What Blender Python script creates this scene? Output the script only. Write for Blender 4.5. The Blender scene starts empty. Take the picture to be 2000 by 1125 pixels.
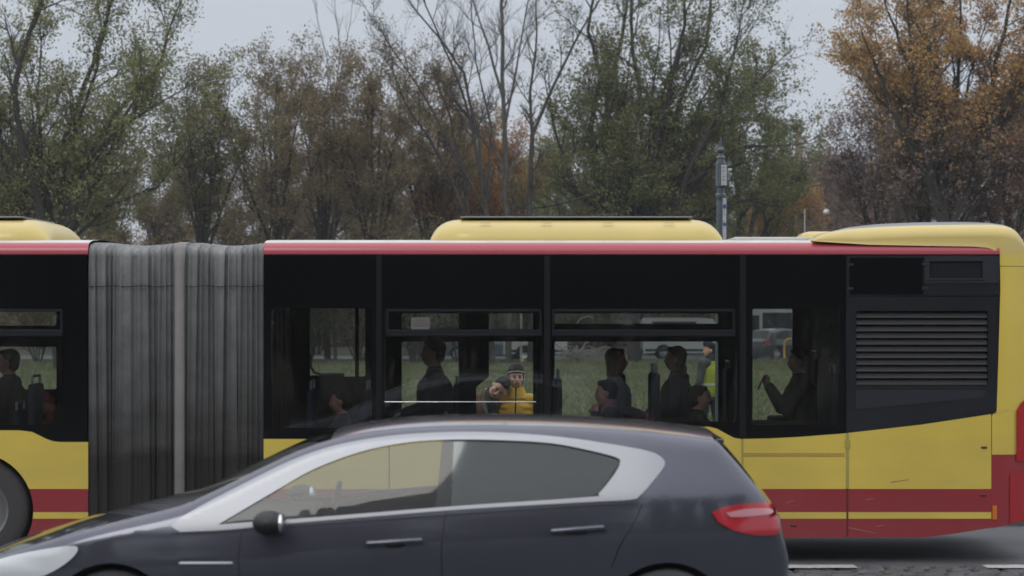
import bpy, bmesh, math, random
import numpy as np
from math import sin, cos, pi, radians, sqrt
from mathutils import Vector, Matrix
from mathutils.geometry import delaunay_2d_cdt

# ------------------------------------------------------------------ camera
F = 4300.0            # focal length in photo pixels (2000 wide)
HOR = 606.0           # horizon row in the photograph
H = 2.3               # eye height
S = bpy.context.scene
C = S.collection
cam_data = bpy.data.cameras.new('camera')
cam = bpy.data.objects.new('camera', cam_data)
C.objects.link(cam)
cam.location = (0, 0, H)
cam.rotation_euler = (radians(90), 0, 0)
cam_data.sensor_width = 36
cam_data.lens = F / 2000 * 36
cam_data.shift_y = (HOR - 562.5) / 2000
cam_data.clip_start = 0.5
cam_data.clip_end = 3000
cam_data.dof.use_dof = True
cam_data.dof.focus_distance = 27.0
cam_data.dof.aperture_fstop = 2.6
S.camera = cam

# ------------------------------------------------------------------ world: overcast daylight
w = bpy.data.worlds.new("World")
S.world = w
w.use_nodes = True
nt = w.node_tree
bg = nt.nodes['Background']
sky = nt.nodes.new('ShaderNodeTexSky')
sky.sky_type = 'NISHITA'
sky.sun_disc = False
sky.sun_elevation = radians(38)
sky.sun_rotation = radians(200)
sky.air_density = 1.5
sky.dust_density = 4.0
tc = nt.nodes.new('ShaderNodeTexCoord')
sep = nt.nodes.new('ShaderNodeSeparateXYZ')
nt.links.new(tc.outputs['Generated'], sep.inputs[0])
ramp = nt.nodes.new('ShaderNodeValToRGB')     # overcast cloud deck: brighter towards the zenith
nt.links.new(sep.outputs['Z'], ramp.inputs[0])
cr = ramp.color_ramp
cr.elements[0].position = 0.0; cr.elements[0].color = (0.60, 0.65, 0.725, 1)
cr.elements[1].position = 1.0; cr.elements[1].color = (1.6, 1.62, 1.68, 1)
e = cr.elements.new(0.16); e.color = (0.60, 0.65, 0.73, 1)
e = cr.elements.new(0.45); e.color = (0.98, 1.01, 1.07, 1)
nz = nt.nodes.new('ShaderNodeTexNoise'); nz.inputs['Scale'].default_value = 2.2; nz.inputs['Detail'].default_value = 4
nt.links.new(tc.outputs['Generated'], nz.inputs['Vector'])
mr = nt.nodes.new('ShaderNodeMapRange')
mr.inputs[1].default_value = 0.3; mr.inputs[2].default_value = 0.7; mr.inputs[3].default_value = 9.3; mr.inputs[4].default_value = 10.2
nt.links.new(nz.outputs['Fac'], mr.inputs[0])
vm = nt.nodes.new('ShaderNodeVectorMath'); vm.operation = 'SCALE'
nt.links.new(ramp.outputs[0], vm.inputs[0]); nt.links.new(mr.outputs[0], vm.inputs['Scale'])
mx = nt.nodes.new('ShaderNodeMix'); mx.data_type = 'RGBA'
mx.inputs[0].default_value = 0.04
nt.links.new(vm.outputs[0], mx.inputs[6]); nt.links.new(sky.outputs[0], mx.inputs[7])
nt.links.new(mx.outputs[2], bg.inputs[0])
bg.inputs[1].default_value = 0.1

sun_d = bpy.data.lights.new('sun', 'SUN')
sun_d.energy = 0.6
sun_d.angle = radians(25)
sun_d.color = (1.0, 0.97, 0.93)
sun = bpy.data.objects.new('sun', sun_d); C.objects.link(sun)
sun.rotation_euler = (radians(52), 0, radians(-20))

S.view_settings.view_transform = 'Standard'
S.view_settings.look = 'None'
S.view_settings.exposure = 0.0
S.view_settings.gamma = 1
S.cycles.max_bounces = 8
S.cycles.transparent_max_bounces = 24
S.cycles.transmission_bounces = 4
S.cycles.volume_bounces = 0
S.cycles.caustics_reflective = False
S.cycles.caustics_refractive = False
S.cycles.use_denoising = True
S.cycles.sample_clamp_indirect = 4

# ------------------------------------------------------------------ helpers
def at(px, py, d):
    return Vector(((px - 1000) / F * d, d, H - (py - HOR) / F * d))
def PX(px, d): return (px - 1000) / F * d
def PZ(py, d): return H - (py - HOR) / F * d

def mat(name, col, rough=0.6, metal=0.0, var=0.0, vscale=3.0, bump=0.0, bscale=40, coat=0.0, spec=0.5, dirt_and_tone=None, emit=None, vdetail=5):
    m = bpy.data.materials.new(name); m.use_nodes = True
    n = m.node_tree; b = n.nodes['Principled BSDF']
    b.inputs['Base Color'].default_value = (*col, 1)
    b.inputs['Roughness'].default_value = rough
    b.inputs['Metallic'].default_value = metal
    b.inputs['Specular IOR Level'].default_value = spec
    b.inputs['Coat Weight'].default_value = coat
    b.inputs['Coat Roughness'].default_value = 0.05
    t = n.nodes.new('ShaderNodeTexCoord')
    cur = None
    if var > 0:
        z = n.nodes.new('ShaderNodeTexNoise'); z.inputs['Scale'].default_value = vscale; z.inputs['Detail'].default_value = vdetail
        n.links.new(t.outputs['Object'], z.inputs['Vector'])
        q = n.nodes.new('ShaderNodeMapRange'); q.inputs[1].default_value = 0.3; q.inputs[2].default_value = 0.7
        q.inputs[3].default_value = 1 - var; q.inputs[4].default_value = 1 + var
        n.links.new(z.outputs['Fac'], q.inputs[0])
        v = n.nodes.new('ShaderNodeVectorMath'); v.operation = 'SCALE'; v.inputs[0].default_value = col
        n.links.new(q.outputs[0], v.inputs['Scale']); cur = v.outputs[0]
        n.links.new(cur, b.inputs['Base Color'])
    if dirt_and_tone:      # second tone growing downwards, mostly road spray: (colour, z_low, z_high, amount) in object z, broken up by noise
        dc, z0, z1, amt = dirt_and_tone[:4]
        s = n.nodes.new('ShaderNodeSeparateXYZ'); n.links.new(t.outputs['Object'], s.inputs[0])
        z = n.nodes.new('ShaderNodeTexNoise'); z.inputs['Scale'].default_value = 1.6; z.inputs['Detail'].default_value = 8; z.inputs['Roughness'].default_value = 0.65
        mp = n.nodes.new('ShaderNodeMapping'); mp.inputs['Scale'].default_value = (0.6, 1, 2.5)
        n.links.new(t.outputs['Object'], mp.inputs[0]); n.links.new(mp.outputs[0], z.inputs['Vector'])
        q = n.nodes.new('ShaderNodeMapRange'); q.inputs[1].default_value = z1; q.inputs[2].default_value = z0; q.inputs[3].default_value = 0; q.inputs[4].default_value = amt
        n.links.new(s.outputs['Z'], q.inputs[0])
        q2 = n.nodes.new('ShaderNodeMapRange'); q2.inputs[1].default_value = 0.35; q2.inputs[2].default_value = 0.65; q2.inputs[3].default_value = dirt_and_tone[4] if len(dirt_and_tone) > 4 else 0.35; q2.inputs[4].default_value = 1
        n.links.new(z.outputs['Fac'], q2.inputs[0])
        mm = n.nodes.new('ShaderNodeMath'); mm.operation = 'MULTIPLY'
        n.links.new(q.outputs[0], mm.inputs[0]); n.links.new(q2.outputs[0], mm.inputs[1])
        x = n.nodes.new('ShaderNodeMix'); x.data_type = 'RGBA'
        n.links.new(mm.outputs[0], x.inputs[0])
        if cur: n.links.new(cur, x.inputs[6])
        else: x.inputs[6].default_value = (*col, 1)
        x.inputs[7].default_value = (*dc, 1)
        n.links.new(x.outputs[2], b.inputs['Base Color'])
        r = n.nodes.new('ShaderNodeMapRange'); r.inputs[3].default_value = rough; r.inputs[4].default_value = 0.75
        n.links.new(mm.outputs[0], r.inputs[0]); n.links.new(r.outputs[0], b.inputs['Roughness'])
    if bump > 0:
        z = n.nodes.new('ShaderNodeTexNoise'); z.inputs['Scale'].default_value = bscale; z.inputs['Detail'].default_value = 5
        n.links.new(t.outputs['Object'], z.inputs['Vector'])
        bp = n.nodes.new('ShaderNodeBump'); bp.inputs['Strength'].default_value = bump; bp.inputs['Distance'].default_value = 0.02
        n.links.new(z.outputs['Fac'], bp.inputs['Height']); n.links.new(bp.outputs[0], b.inputs['Normal'])
    if emit:
        b.inputs['Emission Color'].default_value = (*emit[0], 1); b.inputs['Emission Strength'].default_value = emit[1]
    return m

def glass_mat(name, tint, refl=1.0, rough=0.02, ior=1.52):
    m = bpy.data.materials.new(name); m.use_nodes = True
    n = m.node_tree
    for x in list(n.nodes):
        if x.type == 'BSDF_PRINCIPLED': n.nodes.remove(x)
    out = n.nodes['Material Output']
    tr = n.nodes.new('ShaderNodeBsdfTransparent'); tr.inputs[0].default_value = (*tint, 1)
    gl = n.nodes.new('ShaderNodeBsdfGlossy'); gl.inputs['Roughness'].default_value = rough; gl.inputs[0].default_value = (refl, refl, refl, 1)
    fr = n.nodes.new('ShaderNodeFresnel'); fr.inputs[0].default_value = ior
    mi = n.nodes.new('ShaderNodeMixShader')
    n.links.new(fr.outputs[0], mi.inputs[0]); n.links.new(tr.outputs[0], mi.inputs[1]); n.links.new(gl.outputs[0], mi.inputs[2])
    n.links.new(mi.outputs[0], out.inputs[0])
    return m

ORG = {}            # world origin of every object built in world coordinates
def link(o, parent=None, origin=(0, 0, 0)):
    C.objects.link(o)
    if parent is not None:
        o.parent = parent
        ORG[o.name] = ORG.get(parent.name, (0, 0, 0))
    else:
        o.location = origin
        ORG[o.name] = tuple(origin)
    return o
def empty(name, loc=(0, 0, 0), rz=0):
    o = bpy.data.objects.new(name, None); C.objects.link(o)
    o.location = loc; o.rotation_euler = (0, 0, rz); o.empty_display_size = 0.2
    ORG[o.name] = tuple(loc) if rz == 0 else (0, 0, 0)
    return o
def tag(o, label=None, cat=None, group=None, kind=None):
    if label: o['label'] = label
    if cat: o['category'] = cat
    if group: o['group'] = group
    if kind: o['kind'] = kind
    return o
def mobj(name, V, Fc, m, parent=None, origin=(0, 0, 0), smooth=False, local=False):
    """link a mesh given in world coordinates (local=True: already relative to its thing)"""
    me = bpy.data.meshes.new(name)
    o = bpy.data.objects.new(name, me)
    link(o, parent, origin)
    og = (0, 0, 0) if local else ORG[o.name]
    V = np.asarray([tuple(v) for v in V], dtype=float).reshape(-1, 3) - np.array(og)
    me.from_pydata(V.tolist(), [], [tuple(f) for f in Fc])
    if m: me.materials.append(m)
    if smooth:
        me.polygons.foreach_set('use_smooth', [True] * len(me.polygons))
    me.update()
    return o
class MB:
    def __init__(s): s.v = []; s.f = []
    def add(s, V, Fc):
        b = len(s.v); s.v += [tuple(v) for v in V]; s.f += [tuple(i + b for i in f) for f in Fc]; return s
    def box(s, x0, x1, y0, y1, z0, z1, bev=0.0):
        if bev <= 0:
            V = [(x, y, z) for z in (z0, z1) for y in (y0, y1) for x in (x0, x1)]
            return s.add(V, [(0, 2, 3, 1), (4, 5, 7, 6), (0, 1, 5, 4), (2, 6, 7, 3), (0, 4, 6, 2), (1, 3, 7, 5)])
        bm = bmesh.new(); bmesh.ops.create_cube(bm, size=1)
        for v in bm.verts: v.co = Vector((x0 + (v.co.x + .5) * (x1 - x0), y0 + (v.co.y + .5) * (y1 - y0), z0 + (v.co.z + .5) * (z1 - z0)))
        bmesh.ops.bevel(bm, geom=list(bm.edges), offset=bev, segments=3, affect='EDGES', profile=0.5)
        bm.verts.index_update()
        s.add([v.co[:] for v in bm.verts], [[v.index for v in f.verts] for f in bm.faces]); bm.free(); return s
    def tube(s, pts, rad, n=8, cap=True):
        pts = [Vector(p) for p in pts]
        if not hasattr(rad, '__len__'): rad = [rad] * len(pts)
        V = []; up = Vector((0.01, 0.02, 1)).normalized(); prev = None
        for i, p in enumerate(pts):
            d = (pts[min(i + 1, len(pts) - 1)] - pts[max(i - 1, 0)]).normalized()
            a = d.cross(up) if prev is None else prev - d * prev.dot(d)
            if a.length < 1e-4: a = d.cross(Vector((1, 0, 0)))
            a.normalize(); b = d.cross(a); prev = a
            for k in range(n):
                t = 2 * pi * k / n; V.append(p + (a * cos(t) + b * sin(t)) * rad[i])
        Fc = [(i * n + k, i * n + (k + 1) % n, (i + 1) * n + (k + 1) % n, (i + 1) * n + k) for i in range(len(pts) - 1) for k in range(n)]
        if cap: Fc += [tuple(range(n)), tuple(range((len(pts) - 1) * n, len(pts) * n))]
        return s.add(V, Fc)
    def caps(s, a, b, r0, r1, n=12):
        """capsule with rounded ends from a to b"""
        a = Vector(a); b = Vector(b); d = b - a; L = d.length
        if L < 1e-5: d = Vector((0, 0, 1)); L = 1e-5
        d = d / L; P = []; R = []
        for k in range(5):
            t = pi / 2 * k / 4; P.append(a - d * r0 * cos(t)); R.append(max(1e-4, r0 * sin(t)))
        for k in range(5):
            t = pi / 2 * k / 4; P.append(b + d * r1 * sin(t)); R.append(max(1e-4, r1 * cos(t)))
        return s.tube(P, R, n)
    def ell(s, c, r, n=16, m=10, M=None):
        V = []; c = Vector(c)
        for i in range(m + 1):
            t = pi * i / m
            for k in range(n):
                u = 2 * pi * k / n
                p = Vector((r[0] * sin(t) * cos(u), r[1] * sin(t) * sin(u), r[2] * cos(t)))
                if M is not None: p = M @ p
                V.append(c + p)
        return s.add(V, [(i * n + k, i * n + (k + 1) % n, (i + 1) * n + (k + 1) % n, (i + 1) * n + k) for i in range(m) for k in range(n)])
    def lathe(s, prof, c, n=20, axis='z'):
        V = []
        for (r, z) in prof:
            for k in range(n):
                t = 2 * pi * k / n
                if axis == 'z': V.append((c[0] + r * cos(t), c[1] + r * sin(t), c[2] + z))
                else: V.append((c[0] + r * cos(t), c[1] + z, c[2] + r * sin(t)))
        m = len(prof)
        return s.add(V, [(i * n + k, i * n + (k + 1) % n, (i + 1) * n + (k + 1) % n, (i + 1) * n + k) for i in range(m - 1) for k in range(n)])
    def xf(s, M):
        s.v = [tuple(M @ Vector(v)) for v in s.v]; return s
    def out(s, name, m, parent=None, origin=(0, 0, 0), smooth=False, local=False):
        return mobj(name, s.v, s.f, m, parent, origin, smooth, local)

def inside(P, poly):
    """vectorised point in polygon; P (n,2)"""
    x, y = P[:, 0], P[:, 1]; c = np.zeros(len(P), bool)
    poly = np.asarray(poly, float); j = len(poly) - 1
    for i in range(len(poly)):
        xi, yi = poly[i]; xj, yj = poly[j]
        t = ((yi > y) != (yj > y)) & (x < (xj - xi) * (y - yi) / ((yj - yi) if yj != yi else 1e-12) + xi)
        c ^= t; j = i
    return c
def densify(poly, step):
    out = []
    for i in range(len(poly)):
        a = poly[i]; b = poly[(i + 1) % len(poly)]
        L = math.hypot(b[0] - a[0], b[1] - a[1]); n = max(1, int(math.ceil(L / step)))
        for k in range(n): out.append((a[0] + (b[0] - a[0]) * k / n, a[1] + (b[1] - a[1]) * k / n))
    return out
def cdt(outer, holes=(), extra=(), step=None):
    """triangulate a polygon with holes -> verts2d, tris, loops (index lists)"""
    if step: outer = densify(outer, step); holes = [densify(h, step) for h in holes]
    P = [Vector(p) for p in outer]; E = [(i, (i + 1) % len(outer)) for i in range(len(outer))]
    loops = [list(range(len(outer)))]
    for h in holes:
        b = len(P); P += [Vector(p) for p in h]
        E += [(b + i, b + (i + 1) % len(h)) for i in range(len(h))]; loops.append(list(range(b, b + len(h))))
    P += [Vector(p) for p in extra]
    vs, es, fs, ov, oe, of = delaunay_2d_cdt(P, E, [], 0, 1e-6, True)
    mp = {}
    for i, o in enumerate(ov):
        for k in o: mp[k] = i
    V = np.array([(v.x, v.y) for v in vs])
    T = np.array([f for f in fs])
    cen = V[T].mean(axis=1)
    ok = inside(cen, outer)
    for h in holes: ok &= ~inside(cen, h)
    T = T[ok]
    return V, [tuple(t) for t in T], [[mp[k] for k in l] for l in loops]
def slab(mb, outer, holes, y0, y1):
    """extrude an x-z polygon (with holes) between depths y0 and y1"""
    V, T, L = cdt(outer, holes)
    n = len(V)
    W = [(v[0], y0, v[1]) for v in V] + [(v[0], y1, v[1]) for v in V]
    Fc = [t for t in T] + [tuple(i + n for i in reversed(t)) for t in T]
    for l in L:
        for i in range(len(l)):
            a, b = l[i], l[(i + 1) % len(l)]
            Fc.append((a, b, b + n, a + n))
    return mb.add(W, Fc)
def rrect(x0, x1, z0, z1, r, n=4):
    P = []
    for cx, cz, a in ((x1 - r, z1 - r, 0), (x0 + r, z1 - r, 90), (x0 + r, z0 + r, 180), (x1 - r, z0 + r, 270)):
        for k in range(n + 1):
            t = radians(a + 90 * k / n); P.append((cx + r * cos(t), cz + r * sin(t)))
    return P
def copy_tree(o, parent=None):
    c = o.copy(); C.objects.link(c)
    if parent is not None: c.parent = parent
    for ch in list(o.children): copy_tree(ch, c)
    return c
# ------------------------------------------------------------------ ground, road, pavement, lawn
def ground_mat(name, c1, c2, scale, rough=0.9, bump=0.3, bscale=30, fine=None):
    m = bpy.data.materials.new(name); m.use_nodes = True
    n = m.node_tree; b = n.nodes['Principled BSDF']; b.inputs['Roughness'].default_value = rough
    t = n.nodes.new('ShaderNodeTexCoord')
    z = n.nodes.new('ShaderNodeTexNoise'); z.inputs['Scale'].default_value = scale; z.inputs['Detail'].default_value = 9; z.inputs['Roughness'].default_value = 0.65
    n.links.new(t.outputs['Object'], z.inputs['Vector'])
    r = n.nodes.new('ShaderNodeValToRGB'); r.color_ramp.elements[0].position = 0.32; r.color_ramp.elements[0].color = (*c1, 1)
    r.color_ramp.elements[1].position = 0.68; r.color_ramp.elements[1].color = (*c2, 1)
    n.links.new(z.outputs['Fac'], r.inputs[0])
    n.links.new(r.outputs[0], b.inputs['Base Color'])
    z2 = n.nodes.new('ShaderNodeTexNoise'); z2.inputs['Scale'].default_value = bscale; z2.inputs['Detail'].default_value = 6
    n.links.new(t.outputs['Object'], z2.inputs['Vector'])
    bp = n.nodes.new('ShaderNodeBump'); bp.inputs['Strength'].default_value = bump; bp.inputs['Distance'].default_value = 0.02
    n.links.new(z2.outputs['Fac'], bp.inputs['Height']); n.links.new(bp.outputs[0], b.inputs['Normal'])
    if fine:
        z3 = n.nodes.new('ShaderNodeTexVoronoi'); z3.inputs['Scale'].default_value = fine[0]
        n.links.new(t.outputs['Object'], z3.inputs['Vector'])
        x = n.nodes.new('ShaderNodeMix'); x.data_type = 'RGBA'; x.inputs[0].default_value = fine[1]; x.blend_type = 'MULTIPLY'
        n.links.new(r.outputs[0], x.inputs[6]); n.links.new(z3.outputs['Color'], x.inputs[7]); n.links.new(x.outputs[2], b.inputs['Base Color'])
    return m
M_earth = ground_mat('earth', (0.035, 0.03, 0.018), (0.075, 0.06, 0.035), 0.6)
M_asphalt = ground_mat('asphalt', (0.085, 0.09, 0.10), (0.13, 0.135, 0.15), 1.3, rough=0.75, bump=0.5, bscale=90, fine=(120, 0.25))
M_pave = ground_mat('paving', (0.22, 0.22, 0.215), (0.34, 0.335, 0.33), 2.2, bump=0.3)
M_lawn = ground_mat('lawn', (0.08, 0.09, 0.04), (0.15, 0.165, 0.075), 0.35, bump=0.8, bscale=12)
M_kerb = ground_mat('kerbstone', (0.10, 0.105, 0.095), (0.18, 0.18, 0.17), 5)
M_mark = mat('road_paint', (0.42, 0.42, 0.42), 0.7, var=0.25, vscale=14, bump=0.3)

def sheet(name, x0, x1, y0, y1, z, m, kind='structure'):
    o = mobj(name, [(x0, y0, z), (x1, y0, z), (x1, y1, z), (x0, y1, z)], [(0, 1, 2, 3)], m)
    return tag(o, kind=kind)
sheet('ground', -1500, 1500, -300, 2600, -0.02, M_earth)
sheet('road', -120, 120, 2.0, 23.5, 0.0, M_asphalt)
# cobbled strip between the lanes: real stones (the camera sees just its edge), with earthy joints
rs = random.Random(5)
cob = MB()
M_cob = mat('cobblestone', (0.085, 0.085, 0.092), 0.7, var=0.35, vscale=5.0, bump=0.6, bscale=60, vdetail=2)
y = 18.55; row = 0
while y < 19.66:
    x = -9.0 + rs.random() * 0.1
    while x < 9.0:
        L = rs.uniform(0.17, 0.27); dz = rs.uniform(-0.006, 0.008)
        if x > -8:
            z1 = 0.022 + dz; g = 0.012; t = 0.022
            x0, x1, y0, y1 = x + g, x + L - g, y + g, y + 0.16 - g
            V = [(x0, y0, -.01), (x1, y0, -.01), (x1, y1, -.01), (x0, y1, -.01),
                 (x0, y0, z1 - t), (x1, y0, z1 - t), (x1, y1, z1 - t), (x0, y1, z1 - t),
                 (x0 + t, y0 + t, z1), (x1 - t, y0 + t, z1), (x1 - t, y1 - t, z1), (x0 + t, y1 - t, z1)]
            Fc = [(0, 1, 5, 4), (1, 2, 6, 5), (2, 3, 7, 6), (3, 0, 4, 7), (4, 5, 9, 8), (5, 6, 10, 9), (6, 7, 11, 10), (7, 4, 8, 11), (8, 9, 10, 11)]
            cob.add(V, Fc)
        x += L
    y += 0.16; row += 1
tag(cob.out('cobbled_strip', M_cob), kind='structure')
sheet('cobble_bed', -9, 9, 18.5, 19.7, 0.004, mat('joint_sand', (0.03, 0.028, 0.025), 0.95, var=0.4, vscale=8))
def mark(x0, x1, y0, y1):
    mb = MB(); n = 16; V = []; r = random.Random(int(x0 * 100))
    for i in range(n + 1):
        x = x0 + (x1 - x0) * i / n
        V += [(x + r.uniform(-.01, .01), y0 + r.uniform(-.012, .012), 0.035), (x + r.uniform(-.01, .01), y1 + r.uniform(-.012, .012), 0.035)]
    return mb.add(V, [(2 * i, 2 * i + 2, 2 * i + 3, 2 * i + 1) for i in range(n)])
for (a, b) in ((1520, 1672), (1921, 2075), (1120, 1272), (720, 872), (320, 472), (-80, 72)):
    o = mark(PX(a, 19.5), PX(b, 19.5), 19.36, 19.60).out('lane_marking', M_mark)
    tag(o, kind='structure')
# pavement behind the bus with its kerb
sheet('pavement', -120, 120, 23.66, 27.5, 0.13, M_pave)
kb = MB(); x = -40.0
while x < 40:
    kb.box(x, x + 0.992, 23.5, 23.66, -0.02, 0.134, 0.01); x += 1.0
tag(kb.out('kerb', M_kerb), kind='structure')
kb = MB().box(-120, 120, 27.5, 27.6, -.02, 0.15)
tag(kb.out('lawn_edging', M_kerb), kind='structure')
sheet('lawn', -120, 120, 27.6, 98.3, 0.03, M_lawn)
sheet('parking_lane', -140, 140, 98.5, 112, 0.0, M_asphalt)
kb = MB().box(-120, 120, 98.3, 98.5, -.02, 0.12)
tag(kb.out('parking_kerb', M_kerb), kind='structure')

# grass blades and fallen leaves on the lawn that shows through the bus windows
def scatter(name, n, xr, yf, size, m, seed, up=True, kind='stuff', z=0.03):
    g = np.random.default_rng(seed)
    d = yf(g.random(n)); x = (g.random(n) * (xr[1] - xr[0]) + xr[0]) * d / 60
    a = g.random(n) * 2 * pi; s = size * g.uniform(0.6, 1.5, n)
    if up:
        lean = g.normal(0, 0.35, (n, 2)) * s[:, None]
        w_ = 0.28 * s
        p0 = np.stack([x - cos_(a) * w_, d - sin_(a) * w_, np.full(n, z)], 1)
        p1 = np.stack([x + cos_(a) * w_, d + sin_(a) * w_, np.full(n, z)], 1)
        p2 = np.stack([x + lean[:, 0], d + lean[:, 1], z + s], 1)
        V = np.stack([p0, p1, p2], 1).reshape(-1, 3); k = 3
    else:
        c = np.stack([x, d, np.full(n, z + 0.02)], 1)
        u = np.stack([cos_(a) * s, sin_(a) * s, g.uniform(-.3, .5, n) * s], 1); v = np.stack([-sin_(a) * s, cos_(a) * s, g.uniform(-.3, .5, n) * s], 1) * 0.7
        V = np.stack([c - u, c - v, c + u, c + v], 1).reshape(-1, 3); k = 4
    return tag(npmesh(name, V, k, m), kind=kind)
def cos_(a): return np.cos(a)
def sin_(a): return np.sin(a)
def npmesh(name, V, k, m, parent=None, origin=(0, 0, 0), smooth=False):
    """mesh of separate k-gons from an (n*k,3) array, fast"""
    me = bpy.data.meshes.new(name)
    n = len(V); f = n // k
    me.vertices.add(n); me.vertices.foreach_set('co', np.asarray(V, np.float32).ravel())
    me.loops.add(n); me.loops.foreach_set('vertex_index', np.arange(n, dtype=np.int32))
    me.polygons.add(f); me.polygons.foreach_set('loop_start', np.arange(0, n, k, dtype=np.int32))
    try: me.polygons.foreach_set('loop_total', np.full(f, k, dtype=np.int32))
    except Exception: pass
    me.materials.append(m)
    me.update(calc_edges=True); me.validate()
    o = bpy.data.objects.new(name, me); link(o, parent, origin)
    return o
def leaf_mat(name, cols, trans=0.35, rough=0.7, nscale=0.35):
    """leaf colours drift over the crown (noise) and from leaf to leaf (random per island)"""
    m = bpy.data.materials.new(name); m.use_nodes = True
    n = m.node_tree; b = n.nodes['Principled BSDF']; b.inputs['Roughness'].default_value = rough
    b.inputs['Specular IOR Level'].default_value = 0.25
    t = n.nodes.new('ShaderNodeTexCoord'); g = n.nodes.new('ShaderNodeNewGeometry')
    z = n.nodes.new('ShaderNodeTexNoise'); z.inputs['Scale'].default_value = nscale; z.inputs['Detail'].default_value = 3
    n.links.new(t.outputs['Object'], z.inputs['Vector'])
    a = n.nodes.new('ShaderNodeMath'); a.operation = 'MULTIPLY_ADD'; a.inputs[1].default_value = 0.5
    n.links.new(g.outputs['Random Per Island'], a.inputs[0])
    q = n.nodes.new('ShaderNodeMapRange'); q.inputs[1].default_value = 0.3; q.inputs[2].default_value = 0.7; q.inputs[3].default_value = 0; q.inputs[4].default_value = 0.5
    n.links.new(z.outputs['Fac'], q.inputs[0]); n.links.new(q.outputs[0], a.inputs[2])
    r = n.nodes.new('ShaderNodeValToRGB'); el = r.color_ramp.elements
    while len(el) < len(cols): el.new(0.5)
    for i, c in enumerate(cols): el[i].position = i / (len(cols) - 1); el[i].color = (*c, 1)
    n.links.new(a.outputs[0], r.inputs[0]); n.links.new(r.outputs[0], b.inputs['Base Color'])
    tr = n.nodes.new('ShaderNodeBsdfTranslucent'); n.links.new(r.outputs[0], tr.inputs[0])
    mi = n.nodes.new('ShaderNodeMixShader'); mi.inputs[0].default_value = trans
    n.links.new(b.outputs[0], mi.inputs[1]); n.links.new(tr.outputs[0], mi.inputs[2])
    n.links.new(mi.outputs[0], n.nodes['Material Output'].inputs[0])
    return m
M_blade = leaf_mat('grass_blade', [(0.11, 0.13, 0.07), (0.18, 0.20, 0.105), (0.26, 0.26, 0.15)], 0.3)
M_fallen = leaf_mat('fallen_leaf', [(0.10, 0.05, 0.02), (0.20, 0.11, 0.03), (0.28, 0.20, 0.05)], 0.1)
scatter('lawn_grass', 90000, (-15, 12), lambda u: 42 + 56 * u ** 0.8, 0.10, M_blade, 1)
scatter('fallen_leaves', 2500, (-15, 12), lambda u: 30 + 70 * u, 0.05, M_fallen, 2, up=False)
# ------------------------------------------------------------------ trees
def bark(name, c, var=0.3):
    return mat(name, c, 0.9, var=var, vscale=6, bump=0.6, bscale=18)
B_dark = bark('bark_dark', (0.04, 0.036, 0.034))
B_brown = bark('bark_brown', (0.10, 0.085, 0.075))
B_pale = bark('bark_pale', (0.10, 0.095, 0.09), 0.25)
B_grey = bark('bark_grey', (0.045, 0.042, 0.04))
L_green = leaf_mat('leaf_green', [(0.09, 0.11, 0.042), (0.135, 0.155, 0.062), (0.20, 0.21, 0.09), (0.25, 0.22, 0.10)])
L_yell = leaf_mat('leaf_yellowgreen', [(0.11, 0.13, 0.055), (0.18, 0.20, 0.08), (0.26, 0.265, 0.11), (0.31, 0.25, 0.12)])
L_brown = leaf_mat('leaf_brown', [(0.128, 0.105, 0.074), (0.203, 0.159, 0.101), (0.27, 0.209, 0.108), (0.216, 0.223, 0.108)])
L_rust = leaf_mat('leaf_rust', [(0.20, 0.085, 0.045), (0.34, 0.14, 0.055), (0.44, 0.21, 0.07), (0.32, 0.20, 0.085)])
L_orange = leaf_mat('leaf_orange', [(0.26, 0.16, 0.085), (0.42, 0.26, 0.11), (0.52, 0.33, 0.13), (0.42, 0.30, 0.17)])
L_mauve = leaf_mat('leaf_mauve', [(0.156, 0.117, 0.111), (0.221, 0.163, 0.143), (0.26, 0.189, 0.156), (0.234, 0.215, 0.13)])
L_red = leaf_mat('leaf_red', [(0.15, 0.045, 0.035), (0.25, 0.07, 0.045), (0.27, 0.13, 0.07)])
L_olive = leaf_mat('leaf_olive', [(0.121, 0.115, 0.068), (0.176, 0.169, 0.088), (0.243, 0.209, 0.101), (0.203, 0.155, 0.101)])

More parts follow.
